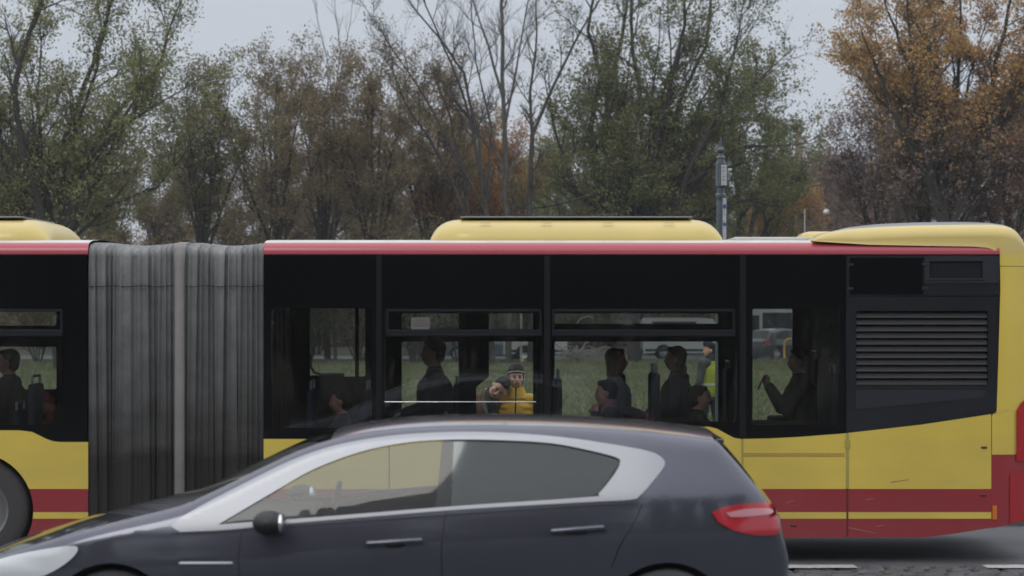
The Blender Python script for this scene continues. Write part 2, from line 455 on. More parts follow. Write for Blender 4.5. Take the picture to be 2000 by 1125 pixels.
LEAFN, LEAFS = 1.75, 0.60
class Tree:
    def __init__(s, seed): s.r = random.Random(seed); s.seg = []; s.tw = []
    def limb(s, pts, r0, r1, lv, sub, spread=0.9):
        """explicit limb through pts, then side branches: sub = (count, length)"""
        n = len(pts); P = [Vector(p) for p in pts]; Q = []
        for i in range(n - 1):
            for k in range(3):
                t = k / 3; Q.append(P[i].lerp(P[i + 1], t) + Vector((s.r.gauss(0, 1), s.r.gauss(0, 1), s.r.gauss(0, .5))) * (r0 * 0.25 if (i + k) else 0))
        Q.append(P[-1]); m = len(Q)
        R = [r0 + (r1 - r0) * i / (m - 1) for i in range(m)]
        for i in range(m - 1): s.seg.append((*Q[i], *Q[i + 1], R[i], R[i + 1]))
        cnt, L = sub
        for k in range(cnt):
            t = 0.15 + 0.85 * (k + s.r.random()) / cnt
            f = min(t * (m - 1), m - 1.001); i = int(f); q = Q[i].lerp(Q[i + 1], f - i)
            d = (Q[i + 1] - Q[i]).normalized()
            s.grow(q, s.turn(d, s.r.uniform(0.5, 1.1) * spread), L * s.r.uniform(0.6, 1.1) * (1.15 - 0.4 * t), R[i] * 0.55, lv)
        s.grow(Q[-1], (Q[-1] - Q[-2]).normalized(), L, r1, lv)
    def turn(s, d, ang):
        a = Vector((s.r.gauss(0, 1), s.r.gauss(0, 1), s.r.gauss(0, 1))).cross(d)
        if a.length < 1e-3: a = Vector((1, 0, 0))
        return (Matrix.Rotation(ang, 3, a.normalized()) @ d).normalized()
    def grow(s, p, d, L, r, lv):
        n = 4 if lv >= 2 else 3
        st = L / n; P = [p]; D = []
        g = s.g if hasattr(s, 'g') else 0.12
        for i in range(n):
            d = (d + Vector((s.r.gauss(0, .16), s.r.gauss(0, .16), s.r.gauss(0, .12) + g))).normalized()
            p = p + d * st; P.append(p); D.append(d)
        r = max(r, 0.008)
        R = [r * (1 - 0.62 * i / n) for i in range(n + 1)]
        for i in range(n): s.seg.append((*P[i], *P[i + 1], R[i], R[i + 1]))
        if lv <= 0:
            s.tw.append((P[-1], D[-1], st)); s.tw.append((P[-2], D[-2], st)); s.tw.append((P[-3], D[-2], st)); return
        k = s.kids[lv] if hasattr(s, 'kids') else (0, 5, 6, 6)[lv]
        for j in range(k):
            t = 0.2 + 0.8 * (j + s.r.random()) / k
            f = min(t * n, n - .001); i = int(f)
            s.grow(P[i].lerp(P[i + 1], f - i), s.turn(D[i], s.r.uniform(0.45, 1.0)), L * s.r.uniform(0.42, 0.72), R[i] * 0.55, lv - 1)
    def build(s, root, leaf, wood, perleaf=8, size=0.13, spread=0.35, drop=None, thick=1.0):
        org = np.array(ORG[root.name])
        A = np.array(s.seg); P0 = A[:, 0:3] - org; P1 = A[:, 3:6] - org; R0 = A[:, 6] * thick; R1 = A[:, 7] * thick
        D = P1 - P0; D /= np.linalg.norm(D, axis=1)[:, None] + 1e-9
        X = np.cross(D, np.array([0.3, 0.9, 0.1])); X /= np.linalg.norm(X, axis=1)[:, None] + 1e-9
        Y = np.cross(D, X)
        Q = []
        for big, k in ((True, 8), (False, 3)):
            msk = (R0 > 0.05) == big
            if not msk.any(): continue
            a = [2 * pi * i / k for i in range(k)]
            for i in range(k):
                u0, v0, u1, v1 = cos(a[i]), sin(a[i]), cos(a[(i + 1) % k]), sin(a[(i + 1) % k])
                e = lambda Pp, Rr, u, v: Pp[msk] + (X[msk] * u + Y[msk] * v) * Rr[msk][:, None]
                Q.append(np.stack([e(P0, R0, u0, v0), e(P0, R0, u1, v1), e(P1, R1, u1, v1), e(P1, R1, u0, v0)], 1).reshape(-1, 3))
        npmesh('trunk', np.concatenate(Q), 4, wood, root)
        if leaf is None or perleaf <= 0: return
        g = np.random.default_rng(s.r.randrange(1 << 30))
        T = np.array([tuple(t[0]) for t in s.tw]) - org; DD = np.array([tuple(t[1] * t[2]) for t in s.tw])
        if drop:
            kp = ~drop(T + org, g); T = T[kp]; DD = DD[kp]
        groups = leaf if isinstance(leaf, list) else [(leaf, None)]
        left = np.ones(len(T), bool)
        for mtl, test in groups:
            sel = left & (test(T + org, g) if test else np.ones(len(T), bool)); left &= ~sel
            TT = T[sel]; TD = DD[sel]
            if len(TT) == 0: continue
            n = int(len(TT) * perleaf * LEAFN)
            ii = g.integers(0, len(TT), n)
            wgt = g.random(len(TT)) ** 1.3; ii = ii[g.random(n) < wgt[ii] * 1.6]; n = len(ii)
            c = TT[ii] + TD[ii] * g.random((n, 1)) + g.normal(0, spread * .5, (n, 3)) * np.array([1, 1, .8])
            u = g.normal(0, 1, (n, 3)); u /= np.linalg.norm(u, axis=1)[:, None]
            v = np.cross(u, g.normal(0, 1, (n, 3))); v /= np.linalg.norm(v, axis=1)[:, None]
            sz = size * LEAFS * g.uniform(0.5, 1.3, n)[:, None]
            V = np.stack([c - u * sz * .62, c + v * sz * .36 - u * sz * .1, c + u * sz * .62, c - v * sz * .36 - u * sz * .1], 1).reshape(-1, 3)
            npmesh('crown', V, 4, mtl, root)

def tree_at(name, label, px, d, group=None):
    o = empty(name, (PX(px, d), d, 0.0))
    return tag(o, label, 'tree', group)
def L3(px, py, d, dy=0): 
    p = at(px, py, d); p.y += dy; return p

def fill(t, f1, d, cx, cy, rx, ry, n, r0=.10, sub=(8, 2.0)):
    for i in range(n):
        a = 2 * pi * i / n + t.r.uniform(-.2, .2); k = t.r.uniform(.45, 1)
        ex, ey = cx + rx * k * cos(a), cy + ry * k * sin(a); dy = t.r.uniform(-2.5, 2.5)
        e1 = L3(ex, ey, d, dy); f = Vector(f1)
        m1 = f.lerp(e1, .35) + Vector((t.r.gauss(0, .25), 0, .5)); m2 = f.lerp(e1, .7) + Vector((t.r.gauss(0, .25), 0, .35))
        t.limb([f, m1, m2, e1], r0, r0 * .25, 2, sub)
# --- big yellow-green tree at the left edge (several leaning limbs)
d = 82
r = tree_at('broadleaf_tree', 'tall yellow-green tree with leaning dark limbs at the left edge', 120, d)
t = Tree(11)
b = at(120, 745, d); b.z = 0
f1 = L3(110, 500, d)
t.limb([b, f1], 0.30, 0.22, 2, (3, 1.6))
t.limb([f1, L3(60, 330, d, -1), L3(45, 180, d, -1.5), L3(100, 20, d, -2), L3(150, -120, d, -2)], 0.16, 0.05, 2, (9, 2.4))
t.limb([f1, L3(135, 360, d, .5), L3(205, 235, d, .5), L3(300, 130, d, 1), L3(330, 30, d, 1)], 0.15, 0.04, 2, (8, 2.0))
t.limb([f1, L3(180, 320, d, -1), L3(250, 260, d, -2), L3(330, 210, d, -2)], 0.10, 0.04, 2, (7, 1.9))
t.limb([f1, L3(80, 370, d, 1), L3(130, 200, d, 2), L3(180, 60, d, 2), L3(230, -120, d, 2)], 0.15, 0.05, 2, (9, 2.4))
t.limb([f1, L3(0, 330, d, 1), L3(-60, 200, d, 1), L3(-100, 20, d, 1)], 0.14, 0.05, 2, (9, 2.3))
t.limb([f1, L3(200, 400, d, 1), L3(290, 360, d, 2), L3(340, 300, d, 2)], 0.08, 0.03, 2, (6, 1.7))
fill(t, f1, d, 130, 210, 230, 240, 10)
t.build(r, L_yell, B_dark, 3.4, 0.17, 0.30)

# --- big green tree right of centre
d = 96
r = tree_at('broadleaf_tree', 'wide dense green tree with many dark stems right of centre', 1230, d)
t = Tree(21); b = at(1240, 700, d); b.z = 0
f1 = L3(1235, 520, d)
t.limb([b, f1], 0.34, 0.28, 2, (3, 2.0))
for (dy, q) in ((0, [(1180, 400), (1150, 260), (1175, 150), (1150, 60), (1170, -80)]), (1.5, [(1200, 390), (1185, 270), (1195, 150), (1225, 30), (1240, -120)]),
                (-1.5, [(1270, 420), (1275, 290), (1300, 180), (1330, 60), (1325, -100)]), (1, [(1290, 400), (1310, 280), (1335, 180), (1385, 80), (1400, -40)]),
                (-1, [(1310, 420), (1380, 330), (1440, 290), (1500, 290)]), (2, [(1330, 380), (1400, 250), (1460, 180), (1510, 130)]),
                (-2, [(1300, 440), (1340, 340), (1400, 210), (1425, 100)]), (-1, [(1170, 430), (1110, 340), (1080, 250)]),
                (1, [(1330, 430), (1420, 400), (1500, 380)]), (-2.5, [(1200, 440), (1170, 380), (1110, 400)])):
    t.limb([f1] + [L3(x, y_, d, dy * (0.5 + 0.3 * i)) for i, (x, y_) in enumerate(q)], 0.17, 0.05, 2, (8, 2.2))
fill(t, f1, d, 1290, 190, 210, 200, 14)
t.limb([f1, L3(1260, 300, d), L3(1240, 100, d, 1), L3(1230, -100, d, 1)], .15, .05, 2, (8, 2.2))
def top_thin(T, g): return g.random(len(T)) < np.clip((T[:, 2] - 11) / 7.0, 0, 0.55)
t.build(r, L_green, B_dark, 4.2, 0.19, 0.30, drop=top_thin)

# --- second green tree, behind on the right flank
d = 104
r = tree_at('broadleaf_tree', 'low spreading green tree beside the ornate post', 1450, d)
t = Tree(23); b = at(1450, 700, d); b.z = 0; f1 = L3(1450, 560, d)
t.limb([b, f1], 0.25, 0.2, 2, (2, 1.6))
for (dy, q) in ((0, [(1440, 400), (1430, 280), (1450, 200)]), (1, [(1480, 400), (1500, 310), (1505, 260)]), (-1, [(1400, 420), (1350, 340), (1310, 300)]), (-1.5, [(1490, 440), (1535, 375)])):
    t.limb([f1] + [L3(x, y_, d, dy) for (x, y_) in q], 0.14, 0.04, 2, (7, 1.9))
t.build(r, L_green, B_dark, 8, 0.19, 0.32)

# --- pale bare trees in the centre
d = 93
r = tree_at('bare_tree', 'pale straight trunk of a bare birch in the centre', 990, d)
t = Tree(31); t.g = 0.2; t.kids = (0, 6, 7, 7); b = at(993, 700, d); b.z = 0
t.limb([b, L3(988, 420, d), L3(985, 300, d), L3(982, 150, d), L3(985, -60, d), L3(990, -240, d)], 0.17, 0.06, 2, (9, 1.9))
t.limb([L3(984, 200, d), L3(955, 90, d), L3(925, 0, d, .5), L3(900, -100, d, .5)], 0.08, 0.03, 2, (6, 1.7))
t.limb([L3(984, 260, d), L3(1010, 130, d, -.5), L3(1030, 20, d, -.5), L3(1050, -90, d, -.5)], 0.07, 0.03, 2, (6, 1.6))
t.build(r, None, B_pale, thick=.85)
r = tree_at('bare_tree', 'pale forked bare trunk just right of the birch', 1040, d - 1)
t = Tree(32); t.g = 0.2; t.kids = (0, 6, 7, 7); d = 92; b = at(1035, 700, d); b.z = 0; f1 = L3(1040, 265, d)
t.limb([b, L3(1035, 400, d), f1], 0.17, 0.12, 2, (3, 1.2))
t.limb([f1, L3(1035, 180, d), L3(1050, 60, d), L3(1045, -60, d)], 0.10, 0.03, 2, (7, 1.7))
t.limb([f1, L3(1075, 180, d), L3(1120, 90, d), L3(1170, 0, d), L3(1210, -90, d)], 0.10, 0.03, 2, (7, 1.7))
t.build(r, None, B_grey, thick=.8)
d = 90
r = tree_at('bare_tree', 'bare grey tree with long branches fanning up to the left of the birch', 975, d)
t = Tree(33); t.g = 0.16; t.kids = (0, 6, 8, 7); b = at(962, 700, d); b.z = 0; f1 = L3(950, 420, d)
t.limb([b, f1], 0.18, 0.14, 1, (2, 1.4))
t.limb([f1, L3(935, 280, d), L3(905, 140, d, .5), L3(860, 70, d, 1), L3(800, 0, d, 1), L3(770, -60, d, 1)], 0.10, 0.03, 2, (9, 1.6))
t.limb([f1, L3(920, 230, d), L3(880, 120, d), L3(830, 10, d), L3(815, -60, d)], 0.09, 0.03, 2, (9, 1.6))
t.limb([f1, L3(870, 260, d, -1), L3(810, 160, d, -1), L3(760, 90, d, -1), L3(730, 40, d, -1)], 0.08, 0.02, 2, (9, 1.4))
t.limb([f1, L3(960, 250, d), L3(930, 120, d), L3(920, 0, d)], 0.08, 0.03, 2, (7, 1.5))
t.build(r, None, B_grey, thick=.8)
d = 91
r = tree_at('bare_tree', 'dark slim tree leaning left between the rust tree and the fanning tree', 900, d)
t = Tree(36); t.g = 0.14; t.kids = (0, 6, 7, 7); b = at(935, 700, d); b.z = 0; f1 = L3(925, 470, d)
t.limb([b, f1], 0.16, 0.12, 1, (2, 1.4))
t.limb([f1, L3(890, 370, d), L3(840, 270, d), L3(790, 200, d), L3(765, 130, d)], 0.09, 0.02, 2, (10, 1.5))
t.limb([f1, L3(900, 340, d, 1), L3(880, 230, d, 1), L3(850, 150, d, 1)], 0.08, 0.02, 2, (9, 1.5))
t.build(r, L_brown, B_dark, 1.5, 0.15, 0.25)
d = 97
r = tree_at('bare_tree', 'slender whip-like bare sapling rising above the brown thicket', 650, d)
t = Tree(34); t.g = 0.3; b = at(655, 700, d); b.z = 0; f1 = L3(652, 210, d)
t.kids = (0, 3, 4, 4)
t.limb([b, f1], 0.09, 0.05, 1, (2, 1.0))
t.limb([f1, L3(640, 120, d), L3(625, 60, d), L3(612, 0, d)], 0.025, 0.01, 1, (6, 1.3), 0.5)
t.limb([f1, L3(665, 100, d), L3(655, 20, d), L3(650, -60, d)], 0.03, 0.01, 1, (7, 1.4), 0.5)
t.limb([f1, L3(670, 120, d), L3(685, 40, d), L3(690, -10, d)], 0.022, 0.01, 1, (6, 1.2), 0.5)
t.build(r, None, B_brown)

# --- brown thicket trees, centre left
def bushy(name, label, px, d, top, wid, seed, leaf, wood, per, size, n=7, base=520, group=None, drop=None, L=1.7, r0=0.12, off=0):
    r = tree_at(name, label, px, d, group); t = Tree(seed); R_ = t.r
    b = at(px, 700, d); b.z = 0; f1 = L3(px + R_.uniform(-10, 10), base, d)
    t.limb([b, f1], r0 * 1.4, r0, 1, (2, L))
    for i in range(n):
        u = -1 + 2 * (i + R_.uniform(.2, .8)) / n
        tx = px + off + u * wid; ty = top + abs(u) ** 2 * (base - top) * 0.45 + R_.uniform(-15, 35)
        dy = R_.uniform(-2.2, 2.2)
        t.limb([f1, L3(px + (tx - px) * .35, base + (ty - base) * .42, d, dy * .5), L3(px + (tx - px) * .7, base + (ty - base) * .75, d, dy), L3(tx, ty, d, dy)], r0 * .75, r0 * .22, 2, (7, L), 0.8)
    t.build(r, leaf, wood, per, size, 0.26, drop=drop)
    return r
bushy('broadleaf_tree', 'thinly leaved olive tree filling the dip beside the tall left tree', 400, 88, 215, 90, 41, L_olive, B_dark, 4, 0.15)
bushy('broadleaf_tree', 'brown twiggy tree whose round top stands highest in the left thicket', 540, 92, 165, 85, 42, L_brown, B_dark, 4, 0.15)
bushy('broadleaf_tree', 'dark-stemmed brown tree behind the bare sapling', 640, 99, 170, 85, 43, L_brown, B_dark, 5, 0.15)
bushy('broadleaf_tree', 'golden-brown tree at the foot of the sky gap in the middle left', 730, 95, 185, 75, 44, L_brown, B_dark, 4, 0.15)
bushy('broadleaf_tree', 'rust-brown tree under the bare fanning branches', 840, 100, 175, 80, 45, [(L_rust, lambda T, g: (T[:, 2] < 7.5) & (g.random(len(T)) < .75)), (L_brown, None)], B_dark, 4, 0.16)
bushy('broadleaf_tree', 'rust-orange understory tree between the birch and the leaning trunks', 930, 101, 290, 110, 46, [(L_rust, lambda T, g: g.random(len(T)) < .7), (L_orange, None)], B_dark, 6, 0.16)
bushy('broadleaf_tree', 'orange young tree in the gap at the right end of the green tree', 1525, 108, 370, 45, 47, L_orange, B_brown, 8, 0.16, n=5, L=1.1, r0=0.08)
bushy('broadleaf_tree', 'dark purplish tree closing the gap behind the orange sapling', 1600, 112, 345, 55, 48, L_mauve, B_dark, 5, 0.17, L=1.5)

# --- orange tree at the right edge with mauve and red lower parts
d = 84
r = tree_at('broadleaf_tree', 'tall golden-orange tree with bare mauve lower limbs at the right edge', 1850, d)
t = Tree(51); b = at(1850, 740, d); b.z = 0; f1 = L3(1850, 470, d)
t.limb([b, f1], 0.3, 0.24, 2, (3, 1.6))
for (dy, q) in ((0, [(1835, 330), (1800, 200), (1760, 90), (1730, 10)]), (1, [(1870, 320), (1840, 160), (1810, 30), (1800, -80)]),
                (-1, [(1900, 300), (1930, 160), (1960, 20), (1980, -80)]), (-1.5, [(1800, 340), (1745, 250), (1710, 165), (1685, 120)]),
                (1.5, [(1880, 300), (1880, 150), (1890, -40)]), (2, [(1940, 350), (2010, 230), (2060, 120), (2080, 0)]), (-2, [(1800, 300), (1770, 120), (1750, -30)])):
    t.limb([f1] + [L3(x, y_, d, dy * (0.4 + .3 * i)) for i, (x, y_) in enumerate(q)], 0.14, 0.04, 2, (8, 1.9))
fill(t, f1, d, 1850, 120, 170, 170, 14, sub=(8, 1.7))
t.build(r, [(L_orange, lambda T, g: (T[:, 2] + g.normal(0, 1.0, len(T)) > 9.2)), (L_mauve, None)], B_dark, 4.2, 0.18, 0.28,
        drop=lambda T, g: (np.hypot(T[:, 0] - PX(1880, 84), T[:, 2] - PZ(150, 84)) < .8))
bushy('broadleaf_tree', 'twiggy mauve-brown tree below the golden crown, left side', 1715, 90, 250, 80, 52, L_mauve, B_dark, 4, 0.15)
bushy('broadleaf_tree', 'twiggy mauve-brown tree below the golden crown, in the middle', 1800, 88, 250, 90, 53, L_mauve, B_dark, 4, 0.15)
bushy('broadleaf_tree', 'small dark red tree at the right edge under the golden crown', 1965, 86, 240, 60, 54, [(L_red, lambda T, g: g.random(len(T)) < .35), (L_mauve, None)], B_dark, 5, 0.15)

# --- shrubs under the trees: one of each kind, then copies
def shrub_proto(seed, leaf, wood, per, hgt, wid, label, group):
    r = empty('shrub', (0, 0, 0)); tag(r, label, 'shrub', group); t = Tree(seed); R_ = t.r; t.kids = (0, 5, 5, 5)
    for i in range(9):
        a = 2 * pi * i / 9 + R_.random(); k = R_.uniform(.3, 1)
        t.limb([(0.15 * cos(a), .15 * sin(a), 0), (wid * .5 * k * cos(a), wid * .5 * k * sin(a), hgt * .45), (wid * k * cos(a), wid * k * sin(a), hgt * R_.uniform(.6, 1))], 0.05, 0.015, 1, (10, 1.25))
    t.build(r, leaf, wood, per, 0.14, 0.2)
    return r
kinds = [(61, L_olive, B_dark, 7, 3.6, 1.8, 'olive-leaved shrub in the undergrowth under the trees', 'olive shrubs under the trees'),
         (62, L_brown, B_dark, 6, 4.2, 2.0, 'brown-leaved twiggy shrub in the undergrowth under the trees', 'brown shrubs under the trees'),
         (63, L_mauve, B_brown, 6, 4.0, 2.0, 'mauve-brown shrub in the undergrowth on the right', 'mauve shrubs on the right'),
         (64, L_green, B_dark, 9, 3.8, 2.0, 'dark green shrub in the undergrowth under the green tree', 'green shrubs under the green tree')]
protos = [shrub_proto(*k) for k in kinds]; used = set(); rr = random.Random(77)
spots = []
for i in range(11): spots.append((rr.uniform(-30, 1000) if i else 380, rr.uniform(113, 120), (0, 1)[i % 2]))
for i in range(9): spots.append((60 + i * 105 + rr.uniform(-25, 25), rr.uniform(94, 98) if not (900 < 60 + i * 105 < 1110) else 115, (1, 0)[i % 2]))
for i in range(6): spots.append((1120 + i * 75, rr.uniform(113, 119), 3))
for i in range(8): spots.append((1620 + i * 58, rr.uniform(95, 116) if i > 0 else 116, 2))
for (px, dd, k) in spots:
    o = protos[k] if k not in used else copy_tree(protos[k]); used.add(k)
    s_ = rr.uniform(.85, 1.3)
    o.location = (PX(px, dd), dd, 0); o.rotation_euler = (0, 0, rr.uniform(0, 6.28)); o.scale = (s_, s_, s_ * rr.uniform(.9, 1.15))

# --- far row of trees behind the parking lane, and the row across the street behind the viewer
def far_proto(seed, leaf, wood, per, label, group):
    r = empty('broadleaf_tree', (0, 0, 0)); tag(r, label, 'tree', group); t = Tree(seed); R_ = t.r; t.kids = (0, 5, 6, 6)
    t.limb([(0, 0, 0), (0, 0, 2.6)], .22, .18, 1, (2, 1.5))
    for i in range(7):
        a = 2 * pi * i / 7 + R_.random(); k = R_.uniform(.4, 1.)
        t.limb([(0, 0, 2.4), (1.1 * k * cos(a), 1.1 * k * sin(a), 5), (2.3 * k * cos(a), 2.3 * k * sin(a), R_.uniform(7, 9.5))], .10, .03, 2, (7, 1.8))
    t.build(r, leaf, wood, per, .19, .32)
    return r
fk = [(71, L_brown, B_dark, 7, 'dim brown tree in the far row behind the thicket', 'far brown trees'),
      (72, L_mauve, B_dark, 7, 'dim mauve-grey tree in the far row behind the right-hand trees', 'far mauve trees'),
      (73, L_green, B_dark, 8, 'dim green tree in the far row behind the big green tree', 'far green trees')]
fp = [far_proto(*k) for k in fk]; used = set()
fs = [(x, rr.uniform(124, 138), 0, rr.uniform(.92, 1.15)) for x in (180, 330, 470, 590, 700, 800, 900)] + [(x, rr.uniform(124, 138), 2, rr.uniform(1.0, 1.2)) for x in (1010, 1120, 1230, 1340, 1440)] + \
     [(x, rr.uniform(120, 134), 1, rr.uniform(.75, .95)) for x in (1650, 1730, 1830, 1930, 2030)] + [(-20, 128, 0, 1.1), (80, 132, 0, 1.0)]
for (px, dd, k, sc) in fs:
    o = fp[k] if k not in used else copy_tree(fp[k]); used.add(k)
    o.location = (PX(px, dd), dd, 0); o.rotation_euler = (0, 0, rr.uniform(0, 6.28)); o.scale = (sc, sc, sc)
for i in range(9):
    o = copy_tree(fp[i % 2]); o['label'] = 'street tree across the road behind the viewer'; o['group'] = 'street trees behind the viewer'
    o.location = (-22 + i * 5.6, -16 + rr.uniform(-2, 2), 0); o.rotation_euler = (0, 0, rr.uniform(0, 6.28)); o.scale = (1.15, 1.15, 1.25)
for i in range(20):  # unseen shrubs added to keep bright sky out of the bus-glass reflections
    o = copy_tree(protos[i % 2]); o['label'] = 'unseen shrub added behind the viewer to darken reflections'; o['group'] = 'unseen shrubs added behind the viewer'
    o.location = (-19 + i * 2.0, -13 + rr.uniform(-.6, .6), 0); o.rotation_euler = (0, 0, rr.uniform(0, 6.28)); o.scale = (1.1, 1.1, 1.25)
# woodland floor litter and distant hedge mass that closes the view between the trunks
g = np.random.default_rng(9); n = 110000
x = g.uniform(-34, 34, n); yy = g.uniform(140, 148, n)
hz = 5.2 + 1.2 * np.sin(x * .35) + .7 * np.sin(x * 1.1 + 2); zz = g.random(n) ** .8 * hz
c = np.stack([x, yy, zz], 1); u = g.normal(0, 1, (n, 3)); u /= np.linalg.norm(u, axis=1)[:, None]
v = np.cross(u, g.normal(0, 1, (n, 3))); v /= np.linalg.norm(v, axis=1)[:, None]; sz = .2 * g.uniform(.6, 1.4, n)[:, None]
tag(npmesh('woodland_edge', np.stack([c - u * sz, c - v * sz * .6, c + u * sz, c + v * sz * .6], 1).reshape(-1, 3), 4, L_brown), kind='stuff')
# ------------------------------------------------------------------ the articulated bus
DB = 20.0                                   # distance of its near side
def bx(px, d=DB): return (px - 1000) / F * d
def bz(py, d=DB): return H - (py - HOR) / F * d
def bp(*pts): return [(bx(a), bz(b)) for a, b in pts]
YF = DB + 2.55                              # far side
grime = (0.10, 0.095, 0.085)
P_yel = mat('bus_yellow', (0.68, 0.515, 0.085), 0.28, coat=0.5, var=0.05, vscale=1.5, bump=.12, bscale=1.3, dirt_and_tone=(grime, 0.25, 2.0, 0.30))
P_ylt = mat('pod_yellow', (0.59, 0.46, 0.145), 0.42, coat=0.4, var=0.04, vscale=2)
P_red = mat('bus_red', (0.28, 0.018, 0.026), 0.3, coat=0.5, var=0.06, vscale=2, dirt_and_tone=(grime, 0.1, 1.4, 0.28))
P_cant = mat('cantrail_red', (0.42, 0.055, 0.08), 0.4, coat=0.5)
P_roof = mat('roof_white', (0.55, 0.55, 0.53), 0.5, var=0.15, vscale=3)
P_blk = mat('black_gloss', (0.003, 0.0035, 0.004), 0.10, spec=0.30, var=0.2, vscale=1)
P_blk2 = mat('black_satin', (0.010, 0.012, 0.016), 0.4, spec=0.25, var=0.15, vscale=3, dirt_and_tone=((0.06, 0.06, 0.06), 0.9, 2.0, 0.2))
P_grl = mat('grille_grey', (0.022, 0.024, 0.031), 0.45, spec=0.3)
P_slat = mat('louvre_slat', (0.022, 0.022, 0.025), 0.5, spec=0.3)
P_rub = mat('rubber', (0.007, 0.007, 0.008), 0.7, bump=.2, spec=.2)
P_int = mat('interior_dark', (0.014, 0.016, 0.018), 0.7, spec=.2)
P_flo = mat('bus_floor', (0.05, 0.05, 0.055), 0.7)
P_seam = mat('seam_strip', (0.42, 0.34, 0.07), 0.5, dirt_and_tone=(grime, 0.25, 2.0, 0.6))
P_seamr = mat('seam_strip_red', (0.10, 0.015, 0.018), 0.5)
G_near = glass_mat('bus_glass', (0.86, 0.88, 0.88), .8)
G_far = glass_mat('bus_glass_far', (0.93, 0.95, 0.93))
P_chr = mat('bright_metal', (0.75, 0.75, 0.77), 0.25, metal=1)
P_steel = mat('dull_steel', (0.28, 0.29, 0.30), 0.45, metal=0.8)
P_tail = mat('tail_lens_red', (0.38, 0.004, 0.008), 0.15, coat=0.8)
P_amb = mat('amber_lens', (0.55, 0.16, 0.02), 0.25)
P_seat = mat('seat_fabric', (0.03, 0.04, 0.075), 0.9, var=.3, vscale=40)
P_rim = mat('wheel_rim', (0.30, 0.30, 0.31), 0.5, metal=.6, dirt_and_tone=((0.05, .045, .04), -1, 2, .5))
P_scr = mat('scratched_paint', (0.27, 0.15, 0.11), 0.7)

bus = empty('articulated_bus', (bx(700), DB + 1.27, 0))
tag(bus, 'long yellow and red articulated city bus with grey bellows and black window band', 'bus')
def part(name, mb, m, parent=None, smooth=False): return mb.out(name, m, parent or bus, smooth=smooth)

WR = 0.48; ARC = 0.525
wheels = (-48, 1290)                        # near-side wheel centres, photo x
def band(x0, x1, top, bot, arches=wheels):
    """panel polygons between two photo rows (functions of photo x), cut by the wheel arches"""
    ft = top if callable(top) else (lambda x: top); fb = bot if callable(bot) else (lambda x: bot)
    r = ARC * 215; cy = HOR + (H - WR) * 215; pieces = []; cur = []   # cur holds bottom points left->right
    spans = []; xs = x0; bottom = []
    hx = []
    for cx in arches:
        b = fb(cx)
        if b <= cy - r or cx + r < x0 or cx - r > x1: continue
        dy = b - cy; h = sqrt(max(0, r * r - min(dy, 0) ** 2)) if dy < 0 else r
        hx.append((cx, h, b))
    def samp(f, a, b, n=24): return [(a + (b - a) * i / n, f(a + (b - a) * i / n)) for i in range(n + 1)]
    res = []; a = x0; left_arc = None
    for (cx, h, b) in hx:
        t = ft(cx)
        if t > cy - r:       # arch cuts right through the band
            ht = sqrt(max(0, r * r - (t - cy) ** 2)) if t < cy else r
            if cx - h > a: 
                arc = arcpts(cx, cy, r, cx - ht, t, cx - h, b, -1)
                P = samp(ft, a, cx - ht) + arc + samp(fb, cx - h, a) + (left_arc or [])
                res.append(P)
            a = cx + ht; left_arc = list(reversed(arcpts(cx, cy, r, cx + ht, t, cx + h, b, 1))); ax = cx + h
            res_start = (cx + h)
            a_bot = cx + h
            spans.append((a, a_bot))
        else:
            bottom.append((cx, h, b))
    ab = spans[-1][1] if spans else x0
    if x1 > a:
        lower = []; x = x1
        for (cx, h, b) in reversed(bottom):
            lower += samp(fb, x, min(x1, cx + h)) if cx + h < x1 else []
            arc = [(cx + r * cos(q), cy - r * sin(q)) for q in [pi * k / 24 for k in range(25)]]
            arc = [p for p in arc if x0 <= p[0] <= x1 and p[1] < b + 1]
            if cx + r >= x1: pass
            lower += arc; x = max(x0, cx - h)
            if cx - h <= x0: x = None
        if x is not None and x > ab: lower += samp(fb, x, ab)
        P = samp(ft, a, x1) + lower + (left_arc or [])
        res.append(P)
    out = []
    for P in res:
        Q = []
        for p in P:
            if not Q or abs(p[0] - Q[-1][0]) + abs(p[1] - Q[-1][1]) > 0.3: Q.append(p)
        if abs(Q[0][0] - Q[-1][0]) + abs(Q[0][1] - Q[-1][1]) <= 0.3: Q.pop()
        out.append([(bx(p[0]), bz(p[1])) for p in Q])
    return out
def arcpts(cx, cy, r, xa, ya, xb, yb, sgn):
    a0 = math.atan2(cy - ya, xa - cx); a1 = math.atan2(cy - yb, xb - cx)
    if sgn < 0 and a1 < 0: a1 += 2 * pi
    if sgn < 0 and a0 < 0: a0 += 2 * pi
    return [(cx + r * cos(a0 + (a1 - a0) * k / 12), cy - r * sin(a0 + (a1 - a0) * k / 12)) for k in range(13)]

def lerpf(pts):
    xs = [p[0] for p in pts]; ys = [p[1] for p in pts]
    return lambda x: float(np.interp(x, xs, ys))
def smoothf(pts):
    """smoothstep interpolation"""
    def f(x):
        if x <= pts[0][0]: return pts[0][1]
        for (a, b) in zip(pts, pts[1:]):
            if x <= b[0]:
                t = (x - a[0]) / (b[0] - a[0]); t = t * t * (3 - 2 * t); return a[1] + (b[1] - a[1]) * t
        return pts[-1][1]
    return f
def bandlow(x):      # lower edge of the black window band
    if x < 200: return smoothf([(-270, 862), (-200, 840), (48, 840), (112, 863)])(x)
    if x < 1452: return smoothf([(1120, 857), (1185, 833), (1385, 833), (1445, 857)])(x)
    return lerpf([(1452, 857), (1500, 856), (1560, 853), (1650, 846), (1800, 829), (1946, 807)])(x)
def skirtlow(x): return lerpf([(-3000, 1050), (1800, 1050), (1860, 1043), (1940, 1030), (2000, 1018), (2100, 1005)])(x)
X0, X1 = -1870, 172                          # front section
